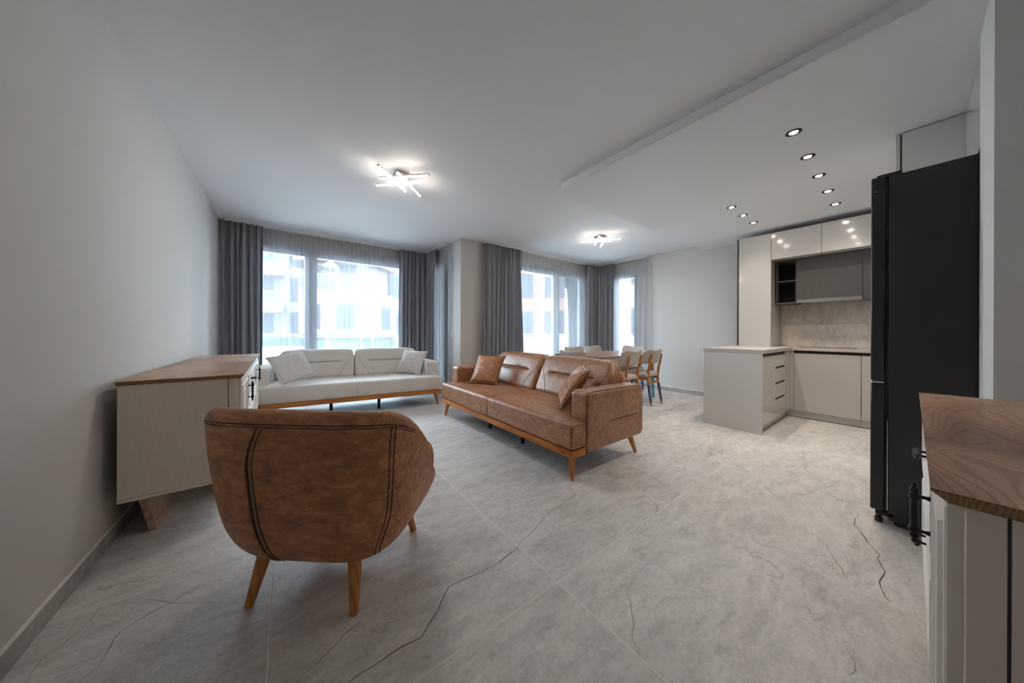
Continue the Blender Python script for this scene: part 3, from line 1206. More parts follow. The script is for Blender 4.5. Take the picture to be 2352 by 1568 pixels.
    for s in (-1, 1):
        bm = bmesh.new()
        soft_box(bm, HX, HY, HZ, 0.055, 40, 2, 46, lambda p, s=s: back_fn(p, s))
        c = finish(bm, 'back_cushion', fabric, S, 180)
        c.location = (s * 0.500, 0.238, 0.648)

        def onfront(x, z):
            q = back_fn((x, -HY, z), s)
            return (q[0], q[1] - 0.0008, q[2])
        for e in (-1, 1):
            bm = bmesh.new()
            tube(bm, [onfront(e * (0.455 - 0.155 * smooth01(k / 16, 0.0, 1.0) ** 1.15), 0.155 - 0.335 * k / 16) for k in range(17)], 0.0022, 6)
            finish(bm, 'diagonal_seam', thread, c, 60)
        bm = bmesh.new()
        tube(bm, [onfront(-0.30 + 0.6 * k / 20, -HZ + 2 * HZ * 0.56) for k in range(21)], [0.0012] + [0.0045] * 19 + [0.0012], 6)
        finish(bm, 'crease', 'groove_dark' if fabric == 'taupe_leather' else thread, c, 60)
    # legs
    for s in (-1, 1):
        tapered_leg('leg', S, (s * 1.136, -0.456, 0), (s * 1.105, -0.425, 0.186), 0.0155, 0.030, 'leg_wood')
        tapered_leg('leg', S, (s * 1.115, 0.458, 0), (s * 1.090, 0.375, 0.200), 0.0155, 0.030, 'leg_wood')
        tapered_leg('centre_leg', S, (s * 0.305, -0.268, 0), (s * 0.305, -0.268, 0.197), 0.019, 0.022, 'black_plastic')
    return S


sofa('brown_sofa', 'taupe_leather', 'dark_thread', 'brown leather sofa on splayed wooden legs in the middle of the room', (2.222, 2.700, 0), R(-90))
sofa('cream_sofa', 'cream_fabric', 'cream_thread', 'cream fabric sofa on splayed wooden legs in front of the window', (0.867, 5.082, 0), R(-7.2))


def pillow(fabric, piping, loc, n, tilt, label, size=0.43, roll=0.0, seed=0, thick=0.075):
    root = tag(empty('throw_pillow', loc), label, 'pillow', 'throw pillows')
    root.rotation_mode = 'XYZ'
    root.rotation_euler = (-tilt, roll, math.atan2(n[0], -n[1]))
    N = 30
    h = size / 2

    def P(u, v, side):
        x = h * u * (1 - 0.085 * (1 - v * v))
        z = h * v * (1 - 0.085 * (1 - u * u)) + h
        y = thick * (max(0.0, (1 - u ** 2)) * max(0.0, (1 - v ** 2))) ** 0.42
        w = 0.006 * mnoise.noise(Vector((u * 3 + seed, v * 3, side * 2.0))) + 0.004 * mnoise.noise(Vector((u * 8, v * 8 + seed, side)))
        edge = min(1.0, (1 - abs(u)) * 6, (1 - abs(v)) * 6)
        # creases running in from the corners
        a = math.atan2(v, u)
        rr = max(abs(u), abs(v))
        w += 0.003 * math.sin(a * 22 + seed) * smooth01(rr, 0.45, 0.85) * (1 - smooth01(rr, 0.93, 1))
        return (x, side * (y + w * edge), z)
    bm = bmesh.new()
    for side in (-1, 1):
        g = [[bm.verts.new(P(-1 + 2 * i / N, -1 + 2 * j / N, side)) for j in range(N + 1)] for i in range(N + 1)]
        for i in range(N):
            for j in range(N):
                bm.faces.new((g[i][j], g[i + 1][j], g[i + 1][j + 1], g[i][j + 1]))
    bmesh.ops.remove_doubles(bm, verts=bm.verts[:], dist=1e-5)
    finish(bm, 'cover', fabric, root, 180)
    loop = []
    for k in range(24):
        loop.append(P(-1 + 2 * k / 24, -1, 1))
    for k in range(24):
        loop.append(P(1, -1 + 2 * k / 24, 1))
    for k in range(24):
        loop.append(P(1 - 2 * k / 24, 1, 1))
    for k in range(24):
        loop.append(P(-1, 1 - 2 * k / 24, 1))
    c = Vector((0, 0, h))
    bm = bmesh.new()
    ring_o, ring_i, ring_o2, ring_i2 = [], [], [], []
    for q in loop:
        q = Vector(q)
        q.y = 0.002 * math.sin(q.x * 60 + q.z * 50)
        d = (q - c)
        o_ = c + d * 1.055
        i_ = c + d * 0.985
        for lst, pt, dy in ((ring_o, o_, -0.003), (ring_i, i_, -0.006), (ring_o2, o_, 0.003), (ring_i2, i_, 0.006)):
            lst.append(bm.verts.new((pt.x, pt.y + dy, pt.z)))
    n_ = len(loop)
    for i in range(n_):
        j = (i + 1) % n_
        bm.faces.new((ring_i[i], ring_i[j], ring_o[j], ring_o[i]))
        bm.faces.new((ring_o[i], ring_o[j], ring_o2[j], ring_o2[i]))
        bm.faces.new((ring_o2[i], ring_o2[j], ring_i2[j], ring_i2[i]))
    finish(bm, 'flange', piping, root, 60)
    return root


pillow('brown_leather', 'leather_piping', (2.075, 3.365, 0.470), (-0.90, -0.44), R(33), 'brown leather throw pillow at the far arm of the brown sofa', seed=1, size=0.41)
pillow('brown_leather', 'leather_piping', (2.085, 2.005, 0.470), (-0.73, 0.68), R(36), 'brown leather throw pillow against the near arm of the brown sofa', seed=2, size=0.41)
pillow('linen_fabric', 'linen_fabric', (0.175, 4.925, 0.490), (0.387, -0.92), R(33), 'white linen throw pillow on the cream sofa end near the cream sideboard', seed=3, size=0.42, roll=R(-13))
pillow('linen_fabric', 'linen_fabric', (1.600, 4.905, 0.472), (-0.74, -0.67), R(32), 'white linen throw pillow on the cream sofa end near the corner drape', seed=4, size=0.41, roll=R(4))

# ------------------------------------------------------------------ armchair


def armchair(loc, facing, label):
    A = tag(empty('armchair', loc, math.atan2(facing[1], facing[0]) - PI / 2), label, 'armchair')
    aW = [(0.165, 0.255), (0.20, 0.320), (0.25, 0.368), (0.345, 0.412), (0.50, 0.440), (0.69, 0.457), (0.86, 0.448)]
    bB = [(0.165, 0.215), (0.20, 0.262), (0.25, 0.290), (0.345, 0.312), (0.50, 0.330), (0.69, 0.348), (0.86, 0.362)]
    bF = [(0.165, 0.28), (0.20, 0.345), (0.25, 0.375), (0.345, 0.40), (0.50, 0.405), (0.86, 0.41)]
    rim = [(-1, 0.828), (-0.85, 0.822), (-0.62, 0.785), (-0.3, 0.695), (0.0, 0.60), (0.16, 0.51), (0.34, 0.415), (0.6, 0.375), (1, 0.37)]
    NN = 2 / 3.9

    def unit(phi):
        c, s = math.cos(phi), math.sin(phi)
        return (math.copysign(abs(c) ** NN, c), math.copysign(abs(s) ** NN, s))

    def outer(phi, z):
        ux, uy = unit(phi)
        return Vector((cinterp(aW, z) * ux, (cinterp(bB, z) if uy < 0 else cinterp(bF, z)) * uy, z))

    def rz(phi):
        return cinterp(rim, unit(phi)[1])
    NP = 144
    rr = 0.042
    cols = []
    for i in range(NP):
        phi = 2 * PI * i / NP
        top = rz(phi)
        col = []
        for k in range(4):
            p = outer(phi, 0.165)
            f = 0.25 * (k + 1)
            col.append(Vector((p.x * f, p.y * f, 0.165)))
        nz = 26
        for k in range(1, nz + 1):
            z = 0.165 + (top - rr - 0.165) * (k / nz) ** 1.15
            col.append(outer(phi, z))
        base = outer(phi, top - rr)
        L = math.hypot(base.x, base.y)
        for k in range(1, 9):
            th = PI * k / 8
            o_ = rr * (1 - math.cos(th))
            f = 1 - o_ / L
            col.append(Vector((base.x * f, base.y * f, top - rr + rr * math.sin(th))))
        for k in range(1, 9):
            z = (top - rr) + (0.33 - (top - rr)) * k / 8
            f = 1 - (2 * rr + 0.03 * k / 8) / L
            col.append(Vector((base.x * f, base.y * f, z)))
        cols.append(col)
    bm = bmesh.new()
    V = [[bm.verts.new(p) for p in c] for c in cols]
    cb = bm.verts.new((0, 0, 0.165))
    m = len(V[0])
    for i in range(NP):
        j = (i + 1) % NP
        bm.faces.new((cb, V[j][0], V[i][0]))
        for k in range(m - 1):
            bm.faces.new((V[i][k], V[j][k], V[j][k + 1], V[i][k + 1]))
    ct = bm.verts.new((0, 0.02, 0.33))
    for i in range(NP):
        j = (i + 1) % NP
        bm.faces.new((ct, V[i][-1], V[j][-1]))
    shell = finish(bm, 'shell', 'brown_leather', A, 180)

    def surf(phi, z, out=0.001):
        p = outer(phi, z)
        L = math.hypot(p.x, p.y)
        f = 1 + out / L
        return Vector((p.x * f, p.y * f, z))

    def phi_for_x(x, z, back=True):
        a, b = (-PI / 2, 0.0) if x > 0 else (-PI, -PI / 2)
        for _ in range(40):
            mid = (a + b) / 2
            if outer(mid, z).x < x:
                a = mid
            else:
                b = mid
        return (a + b) / 2

    def seam(name, f, n, r, mat, out=0.001):
        bm = bmesh.new()
        tube(bm, [surf(*f(k / n), out) for k in range(n + 1)], r, 6)
        finish(bm, name, mat, shell, 60)
    # horizontal seam just below the rim, right round the back
    for dz in (0.0, 0.011):
        def hs(t, dz=dz):
            phi = -PI + R(18) + (PI - R(36)) * t
            return phi, rz(phi) - rr - 0.006 - dz
        seam('rim_seam', hs, 90, 0.0019 if dz == 0 else 0.0013, 'dark_thread')
    # vertical double seam on the right of the back

    for dx in (0.0, 0.012):
        def vs(t, dx=dx):
            z = 0.205 + (0.765 - 0.205) * t
            x = cinterp([(0.20, 0.285), (0.42, 0.362), (0.77, 0.392)], z) + dx
            return phi_for_x(x, z), z
        seam('side_seam', vs, 40, 0.0018, 'dark_thread')
    # zipped opening on the left of the back: folded flap, dark gap, pale tape

    def zx(z):
        return cinterp([(0.18, -0.100), (0.25, -0.125), (0.40, -0.150), (0.60, -0.158), (0.70, -0.135), (0.78, -0.095)], z)

    def zp(off, w=0.0):
        def f(t):
            z = 0.172 + (0.776 - 0.172) * t
            x = zx(z) + (off * math.sin(PI * min(1, max(0, t))) ** 0.6 if w else off)
            return phi_for_x(x, z), z
        return f
    bm = bmesh.new()
    n = 40
    tube(bm, [surf(*zp(-0.010, 1)(k / n), 0.004 * math.sin(PI * k / n) ** 0.5) for k in range(n + 1)], [0.0015 + 0.0065 * math.sin(PI * k / n) ** 0.6 for k in range(n + 1)], 8)
    finish(bm, 'zip_flap', 'brown_leather', shell, 180)
    bm = bmesh.new()
    tube(bm, [surf(*zp(0.004, 1)(k / n), -0.001) for k in range(n + 1)], [0.001 + 0.0055 * math.sin(PI * k / n) ** 0.6 for k in range(n + 1)], 8)
    finish(bm, 'zip_gap', 'dark_thread', shell, 180)
    bm = bmesh.new()
    tube(bm, [surf(*zp(0.0115, 1)(k / n), 0.0) for k in range(4, n - 3)], [0.0008 + 0.0030 * math.sin(PI * k / n) ** 0.6 for k in range(4, n - 3)], 8)
    finish(bm, 'zip_tape', 'zip_tape', shell, 180)
    seam('zip_stitch', lambda t: zp(0.021)(0.02 + 0.96 * t), 40, 0.0014, 'dark_thread')
    # seat cushion

    def cush(p):
        x, y, z = p
        w = 0.30 + 0.088 * smooth01(y, -0.05, 0.13) - 0.05 * smooth01(y, 0.12, 0.30)
        x *= w / 0.40
        if z > 0:
            z += 0.02 * (1 - (p[0] / 0.4) ** 2) * (1 - (y / 0.36) ** 2)
        return (x, y, z)
    bm = bmesh.new()
    soft_box(bm, 0.40, 0.29, 0.075, 0.06, 18, 18, 3, cush)
    c = finish(bm, 'seat_cushion', 'brown_leather', A, 180)
    c.location = (0, 0.085, 0.415)
    for (fx, fy), (tx, ty) in (((-0.225, -0.26), (-0.195, -0.205)), ((0.225, -0.26), (0.195, -0.205)), ((-0.262, 0.26), (-0.215, 0.205)), ((0.262, 0.26), (0.215, 0.205))):
        tapered_leg('leg', A, (fx, fy, 0), (tx, ty, 0.215), 0.0165, 0.029, 'leg_wood')
    return A


armchair((0.23, 1.69, 0), (0.656, 0.754), 'brown leather tub armchair seen from behind, on tapered wooden legs')

# ------------------------------------------------------------------ sideboards


def framed_panel(bm, x0, x1, z0, z1, prof, y=0.0):
    loops = []
    for ins, d in prof:
        loops.append([bm.verts.new((x0 + ins, y - d, z0 + ins)), bm.verts.new((x1 - ins, y - d, z0 + ins)), bm.verts.new((x1 - ins, y - d, z1 - ins)), bm.verts.new((x0 + ins, y - d, z1 - ins))])
    for a, b in zip(loops[:-1], loops[1:]):
        for i in range(4):
            j = (i + 1) % 4
            bm.faces.new((a[i], a[j], b[j], b[i]))
    bm.faces.new(loops[-1])
    bm.faces.new(loops[0][::-1])


DOOR_PROF = [(0.0, 0.0), (0.0, 0.016), (0.003, 0.019), (0.040, 0.019), (0.045, 0.025), (0.056, 0.026), (0.062, 0.020), (0.070, 0.011), (0.090, 0.011), (0.108, 0.018), (0.112, 0.018)]
DRAWER_PROF = [(0.0, 0.0), (0.0, 0.016), (0.003, 0.019), (0.026, 0.019), (0.030, 0.025), (0.038, 0.026), (0.044, 0.018), (0.050, 0.011), (0.060, 0.011)]


def iron_handle(parent, c, axis, L, proj=0.030):
    """turned black pull: c = fixing centre on the front face, outward is -y"""
    c = Vector(c)
    ax = Vector((0, 0, 1)) if axis == 'z' else Vector((1, 0, 0))
    ctr = c + Vector((0, -proj, 0))
    a, b = ctr - ax * L / 2, ctr + ax * L / 2
    k = 0.012 / L
    half = [(0.0, 0.001), (0.22 * k, 0.0042), (0.55 * k, 0.0052), (0.85 * k, 0.0030), (1.1 * k, 0.0060), (1.6 * k, 0.0085), (2.1 * k, 0.0060), (2.4 * k, 0.0090), (2.9 * k, 0.0105), (3.3 * k, 0.0090), (3.5 * k, 0.0066), (0.5, 0.0068)]
    prof = half + [(1 - t, r) for t, r in half[-2::-1]]
    bm = bmesh.new()
    lathe(bm, a, b, prof, 14)
    for s in (-1, 1):
        q = ctr + ax * s * (L / 2 - 0.033)
        lathe(bm, (q.x, c.y + 0.002, q.z), (q.x, q.y, q.z), [(0, 0.0085), (0.12, 0.0080), (0.5, 0.0038), (1, 0.0048)], 10)
    return finish(bm, 'handle', 'black_iron', parent, 50)


def sideboard(name, L, D, loc, rotz, doorw, label, doors=(0, 1), front_x=0.45):
    """x along the length from 0 to L, front faces -y, back at y = D; doors at both ends, two drawers between"""
    S = tag(empty(name, loc, rotz), label, 'sideboard', 'walnut-topped cream cabinets')
    zb, zt, ztop = 0.236, 0.846, 0.870
    ov = 0.020
    # carcass with separate end panels, dark groove and corner stiles
    bx('carcass', 'cream_lacquer', S, 0.019, L - 0.019, 0.040, D - 0.003, zb, zt)
    for x0 in (0.0, L - 0.018):
        bx('end_panel', 'cream_lacquer', S, x0, x0 + 0.018, 0.042, D, zb + 0.018, zt, 0.0012, 1)
        bx('corner_stile', 'cream_lacquer', S, x0, x0 + 0.018, 0.002, 0.0385, zb, zt - 0.0, 0.0012, 1)
        bx('bottom_edge', 'cream_lacquer', S, x0, x0 + 0.018, 0.042, D, zb, zb + 0.0165, 0.0012, 1)
        bx('shadow_gap', 'groove_dark', S, x0 + 0.002, x0 + 0.016, 0.0382, 0.0425, zb, zt - 0.001)
    bx('front_frame', 'cream_lacquer', S, 0.0185, L - 0.0185, 0.004, 0.041, zb, zt)
    # top: bevelled walnut slab
    bm = bmesh.new()
    x0, x1, y0, y1 = -ov, L + ov, -ov - 0.012, D + 0.004
    top_l = [bm.verts.new(p) for p in ((x0, y0, ztop), (x1, y0, ztop), (x1, y1, ztop), (x0, y1, ztop))]
    mid_l = [bm.verts.new(p) for p in ((x0, y0, ztop - 0.004), (x1, y0, ztop - 0.004), (x1, y1, ztop - 0.004), (x0, y1, ztop - 0.004))]
    b = 0.019
    bot_l = [bm.verts.new(p) for p in ((x0 + b, y0 + b, zt), (x1 - b, y0 + b, zt), (x1 - b, y1 - 0.002, zt), (x0 + b, y1 - 0.002, zt))]
    f = bm.faces.new(top_l)
    bm.faces.new(bot_l[::-1]).material_index = 1
    for a, c in ((top_l, mid_l), (mid_l, bot_l)):
        for i in range(4):
            j = (i + 1) % 4
            bm.faces.new((a[j], a[i], c[i], c[j])).material_index = 1
    finish(bm, 'top', ['walnut_veneer', 'walnut_edge'], S)
    # doors
    g = 0.003
    xa, xb = 0.016, L - 0.016
    z0, z1 = zb + 0.012, zt - 0.012
    for k, (d0, d1) in enumerate(((xa, xa + doorw), (xb - doorw, xb))):
        if k not in doors:
            continue
        bm = bmesh.new()
        framed_panel(bm, d0 + g, d1 - g, z0, z1, DOOR_PROF, 0.002)
        d = finish(bm, 'door', 'cream_moulding', S)
        hx = d1 - 0.030 if k == 0 else d0 + 0.030
        iron_handle(d, (hx, -0.017, 0.690), 'z', 0.150)
    w0, w1 = xa + (doorw if 0 in doors else 0), xb - (doorw if 1 in doors else 0)
    n = 2
    hgt = (z1 - z0) / n
    for k in range(n):
        bm = bmesh.new()
        framed_panel(bm, w0 + g, w1 - g, z0 + k * hgt + g, z0 + (k + 1) * hgt - g, DRAWER_PROF, 0.002)
        d = finish(bm, 'drawer', 'cream_moulding', S)
        iron_handle(d, ((w0 + w1) / 2, -0.010, z0 + (k + 0.5) * hgt + 0.03), 'x', 0.130)
    # slanting slab legs
    for yy, lean in ((0.07, -0.022), (D - 0.075, 0.022)):
        q0 = front_x if yy < 0.1 else 0.13
        for x0, x1 in ((q0, q0 + min(0.55, L * 0.22)), (L - q0 - min(0.55, L * 0.22), L - q0)):
            bm = bmesh.new()
            t = 0.014
            lo = [(x0, yy - lean - t, 0), (x1, yy - lean - t, 0), (x1, yy - lean + t, 0), (x0, yy - lean + t, 0)]
            hi = [(x0 - 0.02, yy + lean - t, zb), (x1 + 0.02, yy + lean - t, zb), (x1 + 0.02, yy + lean + t, zb), (x0 - 0.02, yy + lean + t, zb)]
            ring_loft(bm, [lo, hi])
            finish(bm, 'leg', 'walnut_veneer', S)
    return S


sideboard('sideboard', 2.14, 0.46, (-0.222, 2.47, 0), R(90 + 0.8), 0.50, 'long cream sideboard with walnut top against the plain wall, by the armchair')
sideboard('low_cabinet', 1.36, 0.44, (2.255, -0.052, 0), R(180), 0.365, 'cream cabinet with swirling walnut top and black handles, close beside the fridge', doors=(1,), front_x=0.13)

# scrap of paper on the sideboard
bm = bmesh.new()
P0 = Vector((-0.30, 4.10, 0.8705))
prev = None
for k in range(9):
    x = P0.x + 0.012 * k
    z = 0.8712 + 0.004 * abs(math.sin(k * 1.7))
    a = bm.verts.new((x, P0.y - 0.012 + 0.004 * math.sin(k), z))
    b = bm.verts.new((x + 0.003, P0.y + 0.014, z + 0.002 * math.cos(k * 2.1)))
    if prev:
        bm.faces.new((prev[0], a, b, prev[1]))
    prev = (a, b)
sc_ = finish(bm, 'paper_scrap', 'paper')
tag(sc_, 'small crumpled white paper scrap on the sideboard top', 'paper')

# ------------------------------------------------------------------ dining table and chairs


def dining_table(cx, cy, hx, hy, zt, label):
    T = tag(empty('dining_table', (cx, cy, 0)), label, 'table')
    bm = bmesh.new()
    ch = 0.06

    def plan(k, z):
        ax, ay = hx - k, hy - k
        return [(-ax + ch, -ay, z), (ax - ch, -ay, z), (ax, -ay + ch, z), (ax, ay - ch, z), (ax - ch, ay, z), (-ax + ch, ay, z), (-ax, ay - ch, z), (-ax, -ay + ch, z)]
    rings = [plan(0.035, zt - 0.030), plan(0.004, zt - 0.012), plan(0.0, zt - 0.006), plan(0.002, zt)]
    ring_loft(bm, rings)
    finish(bm, 'tabletop', 'walnut_table', T)
    ix, iy = hx - 0.10, hy - 0.10
    for s in (-1, 1):
        bx('apron', 'cream_moulding', T, -ix, ix, s * iy - 0.011, s * iy + 0.011, zt - 0.125, zt - 0.030)
        bx('apron', 'cream_moulding', T, s * ix - 0.011, s * ix + 0.011, -iy + 0.011, iy - 0.011, zt - 0.125, zt - 0.030)
    for sx in (-1, 1):
        for sy in (-1, 1):
            p1 = Vector((sx * (ix + 0.005), sy * (iy + 0.005), zt - 0.030))
            p0 = Vector((sx * (ix + 0.055), sy * (iy + 0.02), 0.0))
            leg = tapered_leg('leg', T, p0, p1, 0.020, 0.038, 'chair_wood')
            bm = bmesh.new()
            t0, t1 = 0.012, 0.66
            prof = []
            for k in range(15):
                t = k / 14
                rad = (0.020 + (0.038 - 0.020) * (t0 + (t1 - t0) * t)) + 0.0025 + 0.0022 * abs(math.sin(k * 2.3))
                if t > 0.86:
                    rad += 0.006 * (t - 0.86) / 0.14
                prof.append((t, rad))
            lathe(bm, p0.lerp(p1, t0), p0.lerp(p1, t1), prof, 14)
            finish(bm, 'wrapping', 'teal_film', leg, 60)
    return T


dining_table(4.425, 3.155, 0.825, 0.49, 0.780, 'walnut-topped dining table with wrapped legs, ringed by beige chairs')


def chair_proto():
    C = empty('dining_chair')
    # seat
    bm = bmesh.new()
    soft_box(bm, 0.225, 0.215, 0.032, 0.030, 10, 10, 1, lambda p: (p[0] * (1 + 0.10 * (p[1] / 0.215)), p[1], p[2] + (0.012 * (1 - (p[0] / 0.225) ** 2) * (1 - (p[1] / 0.215) ** 2) if p[2] > 0 else 0)))
    o = finish(bm, 'seat', 'chair_fabric', C, 180)
    o.location = (0, 0.015, 0.472)
    # seat frame rails
    for s in (-1, 1):
        bm = bmesh.new()
        ring_loft(bm, [[(s * 0.158 + dx, -0.185, z) for dx, z in ((-0.011, 0.395), (0.011, 0.395), (0.011, 0.442), (-0.011, 0.442))],
                       [(s * 0.195 + dx, 0.195, z) for dx, z in ((-0.011, 0.395), (0.011, 0.395), (0.011, 0.442), (-0.011, 0.442))]])
        finish(bm, 'side_rail', 'chair_wood', C)
    bx('front_rail', 'chair_wood', C, -0.185, 0.185, 0.180, 0.203, 0.395, 0.442, 0.003)
    bx('stretcher', 'chair_wood', C, -0.142, 0.142, -0.205, -0.187, 0.338, 0.372, 0.004)
    # rear posts, bowed
    for s in (-1, 1):
        ys = [(0.0, -0.252, 0.0125), (0.16, -0.226, 0.0165), (0.34, -0.198, 0.019), (0.47, -0.188, 0.0225), (0.58, -0.205, 0.020), (0.70, -0.234, 0.0175), (0.79, -0.252, 0.0145), (0.806, -0.254, 0.008)]
        bm = bmesh.new()
        rings = []
        for z, y, r in ys:
            x = s * (0.160 - 0.012 * smooth01(z, 0, 0.45) + 0.004 * smooth01(z, 0.5, 0.8))
            rings.append([(x + 0.80 * r * math.cos(a), y + 1.05 * r * math.sin(a), z) for a in [2 * PI * k / 12 for k in range(12)]])
        ring_loft(bm, rings)
        post = finish(bm, 'rear_leg', 'chair_wood', C, 60)
        bm = bmesh.new()
        lathe(bm, (s * 0.1595, -0.2450, 0.048), (s * 0.1520, -0.2005, 0.330), [(0, 0.0185), (0.3, 0.0200), (0.6, 0.0215), (1, 0.0225)], 12)
        w = finish(bm, 'wrapping', 'violet_film', post, 60)
        bm = bmesh.new()
        lathe(bm, (s * 0.1595 + 0.012, -0.2450, 0.050), (s * 0.1520 + 0.015, -0.2005, 0.329), [(0, 0.0105), (1, 0.0120)], 8)
        finish(bm, 'film_fold', 'blue_film', post, 60)
        bm = bmesh.new()
        lathe(bm, (s * 0.200, 0.215, 0), (s * 0.190, 0.190, 0.440), [(0, 0.0125), (0.03, 0.0135), (1, 0.020)], 12)
        fl = finish(bm, 'front_leg', 'chair_wood', C, 60)
        bm = bmesh.new()
        lathe(bm, (s * 0.1990, 0.2125, 0.045), (s * 0.1925, 0.1960, 0.335), [(0, 0.0190), (0.5, 0.0210), (1, 0.0225)], 12)
        finish(bm, 'wrapping', 'blue_film', fl, 60)
    # back pad, curved

    def pad(p):
        x, y, z = p
        t = z / 0.112
        x = x * (1.0 - 0.06 * (t < 0) * t * t - 0.03 * max(0, t))
        y = y + 0.95 * x * x - 0.035 * t
        z = z - 0.012 * math.cos(x / 0.25 * PI) * (1 if t > 0.3 else 0) * min(1, (t - 0.3) * 2 if t > 0.3 else 0)
        # rounded outer corners
        z *= 1 - 0.30 * smooth01(abs(x), 0.17, 0.255) ** 2
        return (x, y, z)
    bm = bmesh.new()
    soft_box(bm, 0.252, 0.020, 0.112, 0.019, 22, 1, 10, pad)
    o = finish(bm, 'backrest', 'chair_fabric', C, 180)
    o.location = (0, -0.218, 0.762)
    return C


chair0 = chair_proto()
CH = [((4.085, 2.675), 0.0, 'beige dining chair on the sofa side of the table, nearer the brown sofa'),
      ((4.695, 2.675), 0.0, 'beige dining chair on the sofa side of the table, nearer the kitchen'),
      ((4.255, 3.545), PI, 'beige dining chair on the window side of the table, nearer the wide drape'),
      ((4.800, 3.545), PI, 'beige dining chair on the window side of the table, nearer the corner drape'),
      ((3.490, 2.930), -PI / 2, 'beige dining chair at the table end just behind the brown sofa'),
      ((5.300, 3.290), PI / 2, 'beige dining chair at the table end facing the sofa, by the plain wall')]
for i, ((x, y), rz_, lab) in enumerate(CH):
    c = chair0 if i == 0 else copy_tree(chair0)
    c.location = (x, y, 0)
    c.rotation_euler = (0, 0, rz_)
    tag(c, lab, 'chair', 'beige dining chairs around the table')

# ------------------------------------------------------------------ kitchen
KX = 5.52


def cabinet(name, label, group, body, body_mat='satin_white'):
    C = tag(empty(name), label, 'cabinet', group)
    bx('body', body_mat, C, *body)
    return C


BG = 'white kitchen base units'
UG = 'white kitchen wall units'
# tall unit beside the peninsula
t = cabinet('tall_cabinet', 'tall white gloss cabinet with dark edge beside the plain wall', None, (KX + 0.02, XR - 0.001, 1.208, 1.588, 0.10, 2.555))
bx('door', 'gloss_white', t, KX, KX + 0.018, 1.2085, 1.587, 0.10, 2.555, 0.0012, 1)
bx('end_panel', 'dark_brown_edge', t, KX - 0.004, XR - 0.001, 1.589, 1.606, 0.0, 2.555)
bx('side_panel', 'gloss_white', t, KX + 0.019, XR - 0.018, 1.2055, 1.2079, 0.95, 2.18)
bx('plinth', 'satin_white', t, KX + 0.05, XR - 0.001, 1.208, 1.588, 0.0, 0.10)
# base units along the wall
for k, (ya, yb, lab) in enumerate(((0.364, 0.962, 'white base unit with one wide door under the cooktop'), (-0.236, 0.362, 'white base unit partly hidden behind the black fridge'))):
    b_ = cabinet('base_cabinet', lab, BG, (KX + 0.024, XR - 0.002, ya, yb, 0.10, 0.905))
    bx('door', 'gloss_white', b_, KX, KX + 0.018, ya + 0.0015, yb - 0.0015, 0.100, 0.868, 0.0012, 1)
    bx('grip_channel', 'shelf_black', b_, KX + 0.004, KX + 0.0235, ya, yb, 0.8695, 0.905)
    bx('plinth', 'satin_white', b_, KX + 0.05, KX + 0.066, ya, yb, 0.006, 0.10)
cf = cabinet('corner_cabinet', 'narrow white corner unit where wall run meets peninsula', BG, (KX + 0.024, XR - 0.002, 0.963, 1.203, 0.10, 0.905))
bx('filler', 'gloss_white', cf, KX, KX + 0.018, 0.9635, 1.0005, 0.10, 0.905, 0.001, 1)
# peninsula
pn = cabinet('peninsula_cabinet', 'white kitchen peninsula unit with four slotted drawers', BG, (4.272, KX - 0.002, 1.022, 1.586, 0.10, 0.905))
bx('end_panel', 'satin_white', pn, 4.250, 4.270, 1.000, 1.590, 0.0, 0.906, 0.001, 1)
bx('back_panel', 'satin_white', pn, 4.271, KX - 0.006, 1.587, 1.590, 0.0, 0.905)
bx('front_panel', 'gloss_white', pn, 4.2715, 4.786, 1.000, 1.018, 0.10, 0.868, 0.001, 1)
bx('filler', 'gloss_white', pn, 5.232, KX - 0.003, 1.000, 1.018, 0.10, 0.905, 0.001, 1)
bx('grip_channel', 'shelf_black', pn, 4.272, 5.230, 1.006, 1.021, 0.8695, 0.905)
bx('plinth', 'satin_white', pn, 4.271, KX - 0.003, 1.050, 1.064, 0.006, 0.10)
bx('plinth', 'satin_white', cf, KX + 0.0505, KX + 0.066, 0.9625, 1.065, 0.006, 0.10)
bx('plinth', 'satin_white', cf, KX - 0.0025, KX + 0.050, 1.050, 1.064, 0.006, 0.10)
for z0, z1 in ((0.10, 0.318), (0.342, 0.509), (0.533, 0.700), (0.724, 0.868)):
    bx('drawer', 'gloss_white', pn, 4.788, 5.230, 1.000, 1.018, z0, z1, 0.001, 1)
for z0, z1 in ((0.3185, 0.3415), (0.5095, 0.5325), (0.7005, 0.7235)):
    bx('grip_slot', 'shelf_black', pn, 4.788, 5.230, 1.004, 1.0215, z0, z1)
# worktop, one continuous L
bm = bmesh.new()
L_ = [(4.245, 0.982), (5.498, 0.982), (5.498, -0.596), (XR - 0.001, -0.596), (XR - 0.001, 1.2045), (5.518, 1.2045), (5.518, 1.600), (4.245, 1.600)]
ring_loft(bm, [[(x, y, 0.907) for x, y in L_], [(x, y, 0.947) for x, y in L_]])
wt = finish(bm, 'worktop', 'counter_top')
tag(wt, 'pale stone-look worktop running over peninsula and wall units', 'worktop')
ck = tag(empty('cooktop', (5.78, 0.66, 0.947)), 'black glass cooktop set flat in the worktop', 'cooktop')
bx('glass', 'black_glass', ck, -0.19, 0.20, -0.26, 0.26, 0.0003, 0.006, 0.0015, 1)
for dx in (-0.09, 0.10):
    for dy in (-0.13, 0.13):
        bm = bmesh.new()
        tube(bm, [(dx + 0.075 * math.cos(a), dy + 0.075 * math.sin(a), 0.0062) for a in [2 * PI * k / 32 for k in range(32)]], 0.0006, 4, True)
        finish(bm, 'zone_ring', 'steel', ck)
